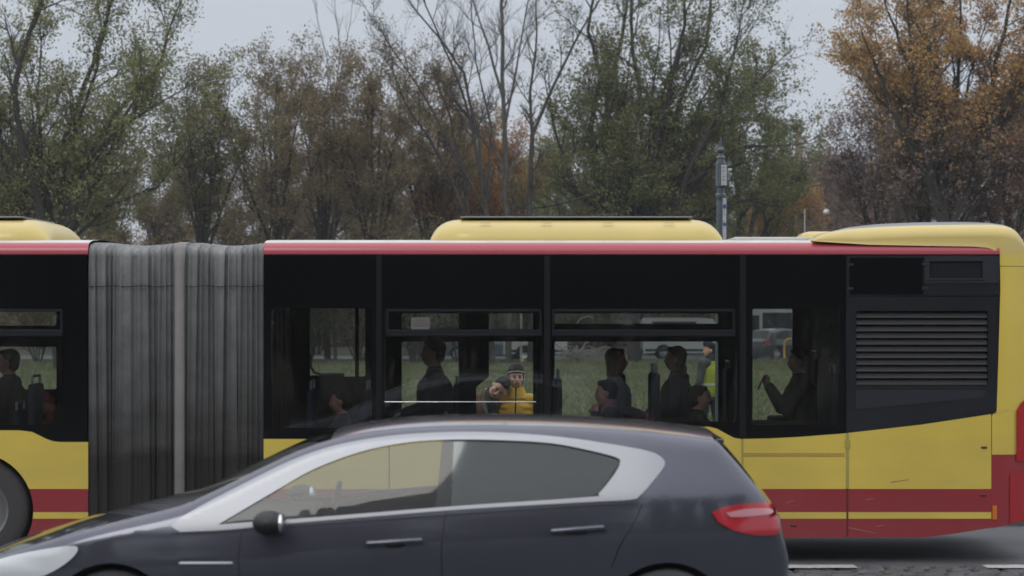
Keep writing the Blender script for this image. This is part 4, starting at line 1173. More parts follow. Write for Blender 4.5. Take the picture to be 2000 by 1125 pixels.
def setn(o, N):
    me = o.data
    # orient faces so that they agree with the analytic normals, then use those normals for shading
    N = np.array(N); co = np.array([v.co[:] for v in me.vertices])
    bm = bmesh.new(); bm.from_mesh(me); bm.faces.ensure_lookup_table()
    for f in bm.faces:
        a = sum((Vector(N[v.index]) for v in f.verts), Vector())
        if f.normal.dot(a) < 0: f.normal_flip()
    bm.to_mesh(me); bm.free()
    me.normals_split_custom_set_from_vertices([tuple(n) for n in N])
class Car:
    """closed shell from a side outline. x forward is negative; local frame centred on the car, z=0 on the ground"""
    def __init__(s, root, top, wheels, wr, half, belt, tumble, crease=None, bottom=.2, fil=.10, crown=.035, arch=None, nx=64):
        s.root = root; s.top = top; s.half = half; s.belt = belt; s.tum = tumble; s.fil = fil; s.crown = crown
        s.x0 = top[0][0]; s.x1 = top[-1][0]; s.wheels = wheels; s.wr = wr; s.arch = arch or wr + .045; s.bottom = bottom
        s.crease = crease or (lambda x: .62)
        s.P = np.array(top); s.nx = nx
    def dist(s, x, z):
        A = s.P[:-1]; B = s.P[1:]; d = B - A
        p = np.array([x, z]); t = np.clip(((p - A) * d).sum(1) / ((d * d).sum(1) + 1e-12), 0, 1)
        q = A + d * t[:, None]; return np.sqrt(((q - p) ** 2).sum(1).min())
    def W(s, x, z):
        L = s.x1 - s.x0; u = (x - s.x0) / L
        w = s.half * (1 - .20 * max(0, (.20 - u) / .20) ** 2.2 - .14 * max(0, (u - .84) / .16) ** 2.2)
        b = s.belt(x); c = s.crease(x)
        sp = lambda t, k: .5 * (t + sqrt(t * t + k * k))
        w -= .15 * sp(z - c, .035) + (s.tum - .15) * sp(z - b, .05) + .24 * sp(c - z, .035) + .10 * max(0, (.45 - z)) ** 1.5
        d = s.dist(x, z); r = s.fil
        if d < r: w -= r * .9 * (1 - sqrt(max(0, 1 - (1 - d / r) ** 2)))
        return w
    def nrm(s, x, z, sg):
        e = .004; wx = (s.W(x + e, z) - s.W(x - e, z)) / (2 * e); wz = (s.W(x, z + e) - s.W(x, z - e)) / (2 * e)
        wx = max(-4, min(4, wx)); wz = max(-6, min(6, wz))
        v = Vector((-wx, sg, -wz)).normalized(); return tuple(v)
    def patch(s, outer, holes, off, th, m, name, step=.06, both=True, smooth=True, parent=None, sides=(-1, 1)):
        """polygon in side view laid on the body surface"""
        o2 = densify(outer, step); xs = [p[0] for p in o2]; zs = [p[1] for p in o2]
        ex = []
        g = step * 1.3; x = min(xs) + g / 2
        while x < max(xs):
            z = min(zs) + g / 2
            while z < max(zs): ex.append((x, z)); z += g
            x += g
        E = np.array(ex) if ex else np.zeros((0, 2))
        if len(E):
            ok = inside(E, o2)
            for h in holes: ok &= ~inside(E, h)
            E = E[ok]
        h2 = [densify(h, step) for h in holes]
        V, T, L = cdt(o2, h2, [tuple(e) for e in E])
        objs = []
        for sg in sides:
            w0 = [s.W(v[0], v[1]) + off for v in V]
            A = [(v[0], sg * w, v[1]) for v, w in zip(V, w0)]; Fc = list(T)
            N = [s.nrm(v[0], v[1], sg) for v in V]
            if th > 0:
                n = len(A); A += [(v[0], sg * (w - th), v[1]) for v, w in zip(V, w0)]; N += N[:n]
                Fc += [tuple(i + n for i in t) for t in T]
                for l in L:
                    b0 = len(A); k = len(l)
                    for i in range(k):
                        p, q = V[l[i]], V[l[(i + 1) % k]]; p0 = V[l[i - 1]]; t = np.array(q) - np.array(p0); t = t / (np.linalg.norm(t) + 1e-9)
                        A += [A[l[i]], A[l[i] + n]]; N += [(t[1], 0, -t[0])] * 2
                    for i in range(k):
                        j = (i + 1) % k; Fc.append((b0 + 2 * i, b0 + 2 * j, b0 + 2 * j + 1, b0 + 2 * i + 1))
            if sg < 0: Fc = [tuple(reversed(f)) for f in Fc]
            o = mobj(name, A, Fc, m, parent or s.root, smooth=True, local=True); setn(o, N); objs.append(o)
        return objs
    def side(s, holes, m, rows=14):
        bot = []
        r = s.arch
        x = s.x1; pts = []
        for wx in sorted(s.wheels, reverse=True):
            h = sqrt(max(0, r * r - (s.wr - s.bottom) ** 2))
            a0 = -math.asin((s.wr - s.bottom) / r)
            for k in range(19):
                a = a0 + (pi - 2 * a0) * k / 18
                pts.append((wx + r * cos(a), s.wr + r * sin(a)))
        outer = list(s.top) + [p for p in pts]
        ex = []
        for d in (.008, .02, .04, .065, .095):     # rows following the outline for the soft shoulder
            P = s.P; T = np.gradient(P, axis=0); N = np.stack([T[:, 1], -T[:, 0]], 1); N /= np.linalg.norm(N, axis=1)[:, None] + 1e-9
            for p, n_ in zip(P[2:-2], N[2:-2]):
                q = p + n_ * d
                if s.dist(*q) > d * .9: ex.append(tuple(q))
        g = .055; x = s.x0 + .03
        while x < s.x1:
            z = .25
            while z < s.P[:, 1].max():
                if s.dist(x, z) > .115: ex.append((x, z))
                z += g
            x += g
        for wz in np.arange(s.x0 + .1, s.x1 - .1, .08):
            for dz in (-.02, 0, .02): ex.append((wz, s.crease(wz) + dz))
            ex.append((wz, s.belt(wz)))
        E = np.array(ex); ok = inside(E, outer)
        for h in holes: ok &= ~inside(E, h)
        E = E[ok]
        V, T, L = cdt(outer, [densify(h, .05) for h in holes], [tuple(e) for e in E])
        A = []; Fc = []
        for sg in (-1, 1):
            b = len(A); A += [(v[0], sg * s.W(v[0], v[1]), v[1]) for v in V]
            s.sideN = (s.sideN if sg > 0 else []) + [s.nrm(v[0], v[1], sg) for v in V]
            Fc += [tuple(i + b for i in t) for t in T]
        return A, Fc
    def strip(s, i0, i1, K=14, off=0.0):
        """top skin between outline points i0..i1"""
        V = []
        for i in range(i0, i1 + 1):
            x, z = s.top[i]; w = s.W(x, z)
            a = s.P[max(i - 1, 0)]; b = s.P[min(i + 1, len(s.P) - 1)]; t = (b - a) / (np.linalg.norm(b - a) + 1e-9); nx_, nz_ = -t[1], t[0]
            for k in range(K + 1):
                u = -1 + 2 * k / K; c = s.crown * (1 - u * u) + off
                V.append((x + nx_ * c, u * w, z + nz_ * c))
        return V, [(i * (K + 1) + k, i * (K + 1) + k + 1, (i + 1) * (K + 1) + k + 1, (i + 1) * (K + 1) + k) for i in range(i1 - i0) for k in range(K)]
    def wheel(s, m_rim, w=.21):
        for wx in s.wheels:
            for sg in (-1, 1):
                c = (wx, sg * (s.half - .03) - (w if sg > 0 else 0), s.wr); r = s.wr
                tp = [(r * .66, 0), (r * .9, .0), (r * .98, .03), (r, .07), (r, w - .07), (r * .98, w - .03), (r * .9, w), (r * .66, w)]
                wo = mobj('wheel', *(lambda q: (q.v, q.f))(MB().lathe(tp, c, 32, 'y')), M_tyre, s.root, smooth=True, local=True)
                rim = MB(); yo = .02 if sg < 0 else w - .02
                for k in range(5):
                    a = 2 * pi * k / 5 + .3
                    for da in (-.13, .13):
                        rim.tube([(c[0] + .04 * cos(a + da * 2), c[1] + yo, c[2] + .04 * sin(a + da * 2)), (c[0] + r * .64 * cos(a + da), c[1] + yo, c[2] + r * .64 * sin(a + da))], .022, 6)
                rim.lathe([(.07, -.01), (.07, .03), (.001, .03)], (c[0], c[1] + yo - .01, c[2]), 12, 'y').lathe([(r * .67, 0), (r * .62, .01), (r * .62, w)], c, 32, 'y')
                rim.lathe([(r * .6, w * .5), (0.001, w * .5)], c, 24, 'y')
                rim.out('rim', m_rim, wo, local=True)

def spline(pts, n=8):
    """Catmull-Rom through 2D points"""
    P = [np.array(p, float) for p in pts]; P = [2 * P[0] - P[1]] + P + [2 * P[-1] - P[-2]]; out = []
    for i in range(1, len(P) - 2):
        for k in range(n):
            t = k / n; a, b, c, d = P[i - 1:i + 3]
            out.append(tuple(.5 * ((2 * b) + (-a + c) * t + (2 * a - 5 * b + 4 * c - d) * t * t + (-a + 3 * b - 3 * c + d) * t ** 3)))
    out.append(tuple(P[-2])); return out

def build_car(root, top, marks, wheels, wr, half, beltf, tum, creasef, win, paint, glassm, splitx=None, ring=None, **kw):
    """marks: x positions on the top outline (hood end, roof front, roof rear, glass end)"""
    c = Car(root, top, wheels, wr, half, beltf, tum, creasef, **kw)
    A, Fc = c.side(win, paint)
    setn(mobj('body', A, Fc, paint, root, smooth=True, local=True), c.sideN)
    idx = [min(range(len(top)), key=lambda i: abs(top[i][0] - m[0]) + abs(top[i][1] - m[1])) for m in marks]
    V, Fc = c.strip(0, idx[0]); mobj('bonnet', V, Fc, paint, root, smooth=True, local=True)
    V, Fc = c.strip(idx[0], idx[1]); mobj('windscreen', V, Fc, glassm, root, smooth=True, local=True)
    V, Fc = c.strip(idx[1], idx[2]); mobj('roof', V, Fc, paint, root, smooth=True, local=True)
    V, Fc = c.strip(idx[2], idx[3]); mobj('rear_window', V, Fc, M_tint if glassm is M_cglass else glassm, root, smooth=True, local=True)
    V, Fc = c.strip(idx[3], len(top) - 1); mobj('tailgate', V, Fc, paint, root, smooth=True, local=True)
    for w_ in win:
        xs = [p[0] for p in w_]
        c.patch(w_, [], -.008, 0, glassm, 'side_window', step=.1)
    for wx in wheels:
        for sg in (-1, 1):
            ar = c.arch; V = []; n = 20
            for k in range(n + 1):
                a = pi * k / n
                for yy in (sg * (half - .10), sg * (half - .34)): V.append((wx + (ar + .012) * cos(a), yy, wr + (ar + .012) * sin(a)))
            b = len(V); V += [(wx, sg * (half - .34), wr)]
            mobj('arch_liner', V, [(2 * k, 2 * k + 2, 2 * k + 3, 2 * k + 1) for k in range(n)] + [(2 * k + 1, 2 * k + 3, b) for k in range(n)], M_trim, root, local=True)
    # underside and cabin tub
    L0, L1 = top[0][0] + .1, top[-1][0] - .1
    zb = c.bottom
    mb = MB().box(min(wheels) + wr + .08, max(wheels) - wr - .08, -half + .12, half - .12, zb, zb + .12).box(L0, L1, -half + .30, half - .30, zb + .02, zb + .3)
    mobj('underbody', mb.v, mb.f, M_cint, root, local=True)
    return c

# ---- the grey crossover passing in front
DC = 13.44
def cx_(px): return (px - 790) / 320.0
def cz_(py): return H - (py - HOR) / 320.0
car = empty('passing_car', (PX(790, DC), DC + .93, 0))
tag(car, 'dark grey hatchback with broad silver window surround crossing in front of the bus', 'car')
M_cpaint = mat('grey_car_paint', (0.085, 0.09, 0.12), .22, metal=.6, coat=1.0, var=.04, vscale=6)
def cp(*q): return [(cx_(a), cz_(b)) for a, b in q]
topc = spline(cp((-78, 1270), (-96, 1215), (-98, 1160), (-84, 1125), (-50, 1104), (20, 1080), (110, 1052), (230, 1021), (330, 997), (368, 984)), 5)[:-1] + \
       spline(cp((368, 984), (430, 955), (520, 911), (600, 876), (680, 854), (760, 843), (850, 837), (950, 835), (1060, 836), (1160, 840), (1260, 847), (1350, 856), (1402, 863)), 6)[:-1] + \
       spline(cp((1402, 863), (1414, 872), (1450, 912), (1488, 958), (1520, 1000), (1534, 1022), (1538, 1048), (1548, 1080), (1554, 1115), (1548, 1175), (1525, 1230), (1490, 1270)), 6)
beltc = lambda x: float(np.interp(x, [cx_(330), cx_(560), cx_(1230), cx_(1530)], [cz_(1040), cz_(1022), cz_(978), cz_(965)]))
creasec = lambda x: float(np.interp(x, [cx_(-50), cx_(350), cx_(700), cx_(1100), cx_(1540)], [cz_(1130), cz_(1115), cz_(1078), cz_(1052), cz_(1046)]))
ringo = spline(cp((332, 1030), (352, 1012), (400, 984), (480, 943), (560, 904), (640, 876), (720, 860), (800, 851), (900, 847), (1000, 849), (1100, 857), (1200, 871), (1270, 884), (1296, 897), (1300, 912), (1280, 938), (1252, 968), (1232, 977), (1140, 982), (900, 996), (700, 1012), (560, 1024), (440, 1036), (350, 1040)), 4)
ringi = spline(cp((424, 1026), (470, 999), (540, 958), (610, 919), (700, 886), (790, 868), (880, 862), (980, 863), (1080, 869), (1160, 884), (1205, 896), (1213, 906), (1200, 930), (1170, 965), (1150, 972), (900, 989), (700, 1005), (560, 1016)), 4)
c1 = build_car(car, topc, cp((368, 984), (635, 862), (1402, 863), (1520, 1000)), (cx_(215), cx_(1305)), .355, .93, beltc, .36, creasec, [ringi], M_cpaint, M_cglass, bottom=.22, fil=.075)
c1.patch(ringo, [ringi], .008, .016, M_alu, 'window_surround', step=.022)
# tinted privacy glass over the rear doors: a second pane just inside
c1.patch([p for p in cp((885, 861), (985, 862), (1080, 870), (1205, 896), (1213, 906), (1170, 965), (1150, 972), (900, 989), (880, 990))], [], -.02, .003, M_tint, 'privacy_glass', step=.1)
c1.patch(cp((862, 861), (885, 861), (878, 991), (850, 993)), [], -.016, .02, M_trim, 'door_pillar', step=.1)
c1.patch(cp((612, 905), (622, 900), (618, 1012), (606, 1013)), [], -.016, .02, M_trim, 'quarter_pillar', step=.1) if False else None
def ribbon(c, pts, w, off, m, name, sides=(-1, 1)):
    P = spline(pts, 6); V = []
    for sg in sides:
        b = len(V) // 1
        V2 = []
        for i, p in enumerate(P):
            a = np.array(P[max(i - 1, 0)]); q = np.array(P[min(i + 1, len(P) - 1)]); t = (q - a) / (np.linalg.norm(q - a) + 1e-9); n_ = np.array([-t[1], t[0]]) * w / 2
            for s_ in (-1, 1):
                v = np.array(p) + n_ * s_; V2.append((v[0], sg * (c.W(v[0], v[1]) + off), v[1]))
        mobj(name, V2, [(2 * i, 2 * i + 1, 2 * i + 3, 2 * i + 2) for i in range(len(P) - 1)], m, c.root, smooth=True, local=True)
for q in (((870, 1002), (862, 1080), (868, 1180), (880, 1240)), ((470, 1042), (466, 1110), (480, 1200)), ((1255, 985), (1240, 1020), (1215, 1060), (1195, 1110))):
    ribbon(c1, cp(*q), .006, .0015, M_trim, 'door_gap')
ribbon(c1, cp((480, 1200), (680, 1212), (880, 1214), (1080, 1205)), .006, .0015, M_trim, 'door_gap')
ribbon(c1, cp((330, 1043), (420, 1041), (560, 1030), (800, 1012), (1100, 992), (1240, 984)), .006, .003, M_trim, 'belt_seal')
for (a, b, y0, y1) in ((705, 835, 1061, 1055), (1065, 1190, 1037, 1030)):
    for sg in (-1, 1):
        xm = cx_((a + b) / 2); zm = cz_((y0 + y1) / 2); yw = sg * (c1.W(xm, zm))
        mb = MB().caps((cx_(a + 14), yw + sg * .028, cz_(y0)), (cx_(b - 14), yw + sg * .028, cz_(y1)), .015, .017).caps((cx_(a + 16), yw, cz_(y0)), (cx_(a + 16), yw + sg * .026, cz_(y0)), .012, .012).caps((cx_(b - 16), yw, cz_(y1)), (cx_(b - 16), yw + sg * .026, cz_(y1)), .012, .012)
        h = mobj('door_handle', mb.v, mb.f, M_cpaint, car, smooth=True, local=True)
        q = MB().ell((xm, yw + sg * .001, zm - .012), (.075, .006, .028)); mobj('handle_recess', q.v, q.f, M_trim, h, smooth=True, local=True)
for sg in (-1, 1):          # side repeaters and mirrors
    xm, zm = cx_(402), cz_(1101); yw = sg * c1.W(xm, zm)
    q = MB().caps((cx_(352), yw, zm), (cx_(452), yw, zm), .012, .012); mobj('side_repeater', q.v, q.f, M_alu, car, smooth=True, local=True)
    xm, zm = cx_(528), cz_(1022); yw = sg * c1.W(xm, zm)
    q = MB().ell((xm, yw + sg * .13, zm + .01), (.10, .115, .075), 20, 12); mo = mobj('wing_mirror', q.v, q.f, M_trim, car, smooth=True, local=True)
    q = MB().caps((xm - .02, yw - sg * .02, zm - .03), (xm, yw + sg * .08, zm - .02), .03, .03); mobj('mirror_arm', q.v, q.f, M_trim, mo, smooth=True, local=True)
    q = MB().ell((xm + .075, yw + sg * .13, zm + .01), (.03, .095, .06), 16, 10); mobj('mirror_glass', q.v, q.f, M_chr_ if False else P_chr, mo, smooth=True, local=True)
c1.patch(spline(cp((-80, 1140), (-50, 1112), (20, 1088), (110, 1070), (150, 1070), (135, 1095), (85, 1125), (0, 1150), (-75, 1165)), 3), [], .014, .006, M_lamp, 'headlight', step=.05)
c1.patch(spline(cp((1392, 1003), (1420, 992), (1480, 986), (1518, 990), (1526, 1015), (1530, 1046), (1490, 1050), (1440, 1040), (1405, 1022)), 3), [], .016, .014, M_carred, 'tail_light', step=.05)
c1.patch(spline(cp((1420, 1004), (1460, 997), (1510, 998), (1514, 1008), (1460, 1012), (1430, 1012)), 3), [], .022, .004, mat('lens_pale', (0.55, 0.25, 0.28), .2, coat=.8), 'reversing_lens', step=.05)
V, Fc = c1.strip(*[min(range(len(topc)), key=lambda i: abs(topc[i][0] - cx_(a)) + abs(topc[i][1] - cz_(b))) for a, b in ((1340, 855), (1402, 863))], off=.004)
mb = MB().box(cx_(1375), cx_(1425), -.58, .58, cz_(872), cz_(863) - .004, .004); mobj('spoiler', mb.v, mb.f, M_cpaint, car, local=True)
c1.wheel(M_alloy)
for (sx, sy) in ((cx_(760), -.36), (cx_(760), .36), (cx_(1090), -.36), (cx_(1090), .36)):
    mb = MB().box(sx - .28, sx + .26, sy - .24, sy + .24, .42, .60, .05)
    st = mobj('car_seat', mb.v, mb.f, M_cint, car, local=True)
    mb = MB().box(-.07, .07, -.24, .24, 0, .60, .05).xf(Matrix.Translation((sx + .26, sy, .52)) @ Matrix.Rotation(radians(14), 4, 'Y')); mobj('seat_back', mb.v, mb.f, M_cint, st, local=True)
    mb = MB().box(sx + .37, sx + .47, sy - .12, sy + .12, 1.14, 1.31, .04); mobj('headrest', mb.v, mb.f, M_cint, st, local=True)
mb = MB().box(cx_(400), cx_(590), -.72, .72, .75, 1.0, .05); mobj('dashboard', mb.v, mb.f, M_cint, car, local=True)
q = MB().tube([(cx_(620) + .07 * sin(a) * .5, .36 + .18 * cos(a), .98 + .17 * sin(a)) for a in [2 * pi * k / 20 for k in range(21)]], .014, 6); mobj('steering_wheel', q.v, q.f, M_cint, car, smooth=True, local=True)

# ---- small cars parked on the far side of the lawn
def hatch(label, x, y, rz, paint, cat='car', rot=None, L=4.1, Ht=1.46, group=None, lenscol=None):
    r = empty('parked_car', (x, y, 0), rz); tag(r, label, cat, group); ORG[r.name] = (0, 0, 0)
    h = L / 2; k = Ht / 1.46
    tp = spline([(-h + .08, .22), (-h, .40), (-h + .02, .62), (-h + .25, .78), (-h + 1.0, .93)], 3)[:-1] + spline([(-h + 1.0, .93), (-h + 1.45, 1.22 * k), (-h + 1.85, 1.41 * k), (-h + 2.5, 1.46 * k), (-h + 3.2, 1.43 * k), (h - .45, 1.33 * k)], 3)[:-1] + \
         spline([(h - .45, 1.33 * k), (h - .18, 1.0), (h - .06, .85), (h, .60), (h - .02, .35), (h - .1, .22)], 3)
    f = lambda a: h - L + a
    win = [spline([(-h + 1.25, .98), (-h + 1.65, 1.22 * k), (-h + 1.95, 1.33 * k), (-h + 2.35, 1.37 * k), (-h + 2.38, .99)], 2)[:-1] + [(-h + 2.38, .99)], [(-h + 2.46, .99), (-h + 2.46, 1.37 * k), (-h + 2.9, 1.36 * k), (-h + 3.2, 1.30 * k), (h - .62, 1.05), (h - .7, 1.0)]]
    c = build_car(r, tp, [(-h + 1.0, .93), (-h + 1.85, 1.41 * k), (h - .45, 1.33 * k), (h - .18, 1.0)], (-h + .78, h - .72), .31, .87, lambda x: .97, .32, lambda x: .72, win, paint, M_tint2, fil=.1, bottom=.2)
    c.patch([(h - .32, .82), (h - .32, .96), (h - .14, .98), (h - .04, .84), (h - .06, .80)], [], .006, .01, M_carred, 'tail_light', step=.08)
    V = [(h + .005, s_ * .68, .80) for s_ in (-1, 1)]
    for s_ in (-1, 1):
        q = MB().box(h - .10, h + .0, s_ * .74 - .1, s_ * .74 + .1, .80, .95, .02); mobj('tail_light', q.v, q.f, M_carred, r, local=True)
    q = MB().box(h - .01, h + .02, -.26, .26, .52, .63); mobj('number_plate', q.v, q.f, M_plate, r, local=True)
    c.patch([(-h + .1, .60), (-h + .3, .72), (-h + .55, .74), (-h + .35, .62)], [], .005, .008, M_lamp, 'headlight', step=.08)
    c.wheel(M_alloy, .19)
    return r
M_tint2 = mat('car_window_far', (0.03, 0.036, 0.04), .3, spec=.3)
M_plate = mat('plate', (0.6, 0.6, 0.58), .5)
pt = lambda n, c_: mat(n, c_, .35, metal=.3, coat=.8)
pg_, pb_, pw_, pk_ = pt('paint_grey', (0.09, 0.095, 0.105)), pt('paint_blue', (0.30, 0.38, 0.46)), mat('paint_white', (0.62, 0.63, 0.65), .35, coat=.6), pt('paint_black', (0.02, 0.02, 0.022))
hatch('dark grey parked hatchback seen from behind at an angle with red lamp lit by day', PX(1533, 101), 101.0, radians(180 + 38), pg_)
hatch('pale blue parked car behind the dark leaning trunk', PX(955, 101), 101.5, radians(182), pb_, L=4.4)
hatch('black parked car behind the couple, between two trunks', PX(1060, 103), 103.6, radians(5), pk_, L=4.3)
hatch('white parked car beside the dark grey hatchback', PX(1640, 104), 104.5, radians(175), pw_, L=4.2, Ht=1.5)

def van(label, x, y, rz, L, Ht, paint, cat='van', glassy=True):
    r = empty('parked_van', (x, y, 0), rz); tag(r, label, cat); ORG[r.name] = (0, 0, 0); h = L / 2
    P = [(-h, .3), (-h, .95), (-h + .5, 1.15), (-h + 1.1, Ht - .35), (-h + 1.4, Ht - .05), (-h + 1.9, Ht), (h - .15, Ht), (h, Ht - .15), (h, .3)]
    arcs = []
    for wx in (h - .95, -h + .95):
        arcs += [(wx + .40 * cos(a), .33 + .40 * sin(a)) for a in [pi * k / 10 for k in range(11)]]
    P = P + arcs
    mb = slab(MB(), P, [], -.98, .98); mobj('body', mb.v, mb.f, paint, r, local=True)
    for sg in (-1, 1):
        y0, y1 = sorted((sg * .975, sg * .992))
        mb = slab(MB(), [(-h + .85, 1.25), (-h + 1.15, Ht - .45), (-h + 1.3, Ht - .32), (-h + 2.0, Ht - .3), (-h + 2.0, 1.25)], [], y0, y1); mobj('cab_window', mb.v, mb.f, M_tint2, r, local=True)
        if glassy:
            n = max(1, int((L - 2.6) / 1.4)); w = (L - 2.5) / n
            for i in range(n):
                a = -h + 2.15 + i * w; mb = MB().box(a, a + w - .06, y0, y1, 1.15, Ht - .17, .01); mobj('side_window', mb.v, mb.f, M_tint2, r, local=True)
        mb = MB().box(-h + .2, h - .1, y0, y1, .40, .52, .01); mobj('rubbing_strip', mb.v, mb.f, M_trim, r, local=True)
    for y_ in (-.45, .45):
        mb = MB().box(h - .005, h + .012, y_ - .36, y_ + .36, 1.3, Ht - .35, .005); mobj('rear_window', mb.v, mb.f, M_tint2, r, local=True)
        mb = MB().box(h - .005, h + .015, y_ * 2 - .06, y_ * 2 + .06, .75, 1.15, .005); mobj('tail_light', mb.v, mb.f, M_carred, r, local=True)
    mb = MB().box(h - .02, h + .08, -.95, .95, .32, .52, .03); mobj('bumper', mb.v, mb.f, M_trim, r, local=True)
    mb = MB().box(h + .08, h + .09, -.26, .26, .38, .49); mobj('number_plate', mb.v, mb.f, M_plate, r, local=True)
    for wx in (h - .95, -h + .95):
        for sg in (-1, 1):
            y0 = sg * .97 - (.2 if sg > 0 else 0)
            wo = MB().lathe([(.2, 0), (.30, 0), (.33, .04), (.33, .16), (.3, .2), (.2, .2)], (wx, y0, .33), 24, 'y'); w_ = mobj('wheel', wo.v, wo.f, M_tyre, r, smooth=True, local=True)
            wo = MB().lathe([(.2, .03), (.12, .06), (.001, .06)], (wx, y0 if sg < 0 else y0 + .08, .33), 16, 'y'); mobj('rim', wo.v, wo.f, M_alloy, w_, smooth=True, local=True)
    return r
van('long white minibus with dark windows parked behind the dark grey hatchback', PX(1560, 107), 107.2, 0, 8.0, 2.36, pw_, 'minibus')
van('white panel van beside the heap of cut branches', PX(1045, 100), 100.4, 0, 2.9, 1.65, pw_, glassy=False)
van('white van half hidden by the man in the yellow vest', PX(1352, 102), 102.5, radians(180), 4.6, 1.95, pw_, glassy=True)
# ------------------------------------------------------------------ people
def smod(o, vox, it=3, fac=.6):
    m = o.modifiers.new('join', 'REMESH'); m.mode = 'VOXEL'; m.voxel_size = vox; m.use_smooth_shade = True
    s_ = o.modifiers.new('soft', 'SMOOTH'); s_.iterations = it; s_.factor = fac
    return o
SK1 = mat('skin_fair', (0.72, 0.43, 0.33), .55, var=.1, vscale=12); SK2 = mat('skin_tan', (0.55, 0.30, 0.21), .55, var=.1, vscale=12)
H_dark = mat('hair_dark', (0.008, 0.006, 0.005), .75, var=.4, vscale=30, bump=.5, bscale=90); H_brn = mat('hair_brown', (0.07, 0.04, 0.02), .6, var=.3, vscale=30, bump=.5, bscale=90)
EYE = mat('eye_dark', (0.02, 0.015, 0.012), .2); LIP = mat('lip', (0.32, 0.11, 0.09), .5)
def cloth(n, c, **k): return mat(n, c, .9, var=.18, vscale=7, bump=.4, bscale=25, **k)
def lm(o, mb, name, m, parent, vox=None, it=3):
    q = mobj(name, mb.v, mb.f, m, parent, smooth=True, local=True)
    if vox: smod(q, vox, it)
    return q
def hand(mb, wr, tip, up, s=1.0, curl=.5):
    """palm, four fingers of unequal length and a side thumb; wr wrist, tip direction point, up = back of hand"""
    d = (Vector(tip) - Vector(wr)).normalized(); u = Vector(up); u = (u - d * u.dot(d)).normalized(); sd = d.cross(u); w_ = Vector(wr)
    mb.caps(w_, w_ + d * .04 * s, .026 * s, .028 * s)
    for k, (o, L) in enumerate(((-.030, .068), (-.010, .078), (.011, .073), (.030, .058))):
        a = w_ + d * .075 * s + sd * o * s; mb.caps(w_ + d * .02 * s + sd * o * .6 * s, a, .016 * s, .012 * s, 8)
        b = a + (d * cos(curl) - u * sin(curl)) * L * .5 * s; c = b + (d * cos(curl * 2.2) - u * sin(curl * 2.2)) * L * .5 * s
        mb.caps(a, b, .0105 * s, .0095 * s, 8); mb.caps(b, c, .0095 * s, .008 * s, 8)
    a = w_ + d * .02 * s - sd * .028 * s; b = a + (d * .6 - sd * .8 - u * .2).normalized() * .035 * s; c = b + (d * .9 - sd * .3 - u * .3).normalized() * .03 * s
    mb.caps(a, b, .013 * s, .012 * s, 8); mb.caps(b, c, .012 * s, .010 * s, 8)
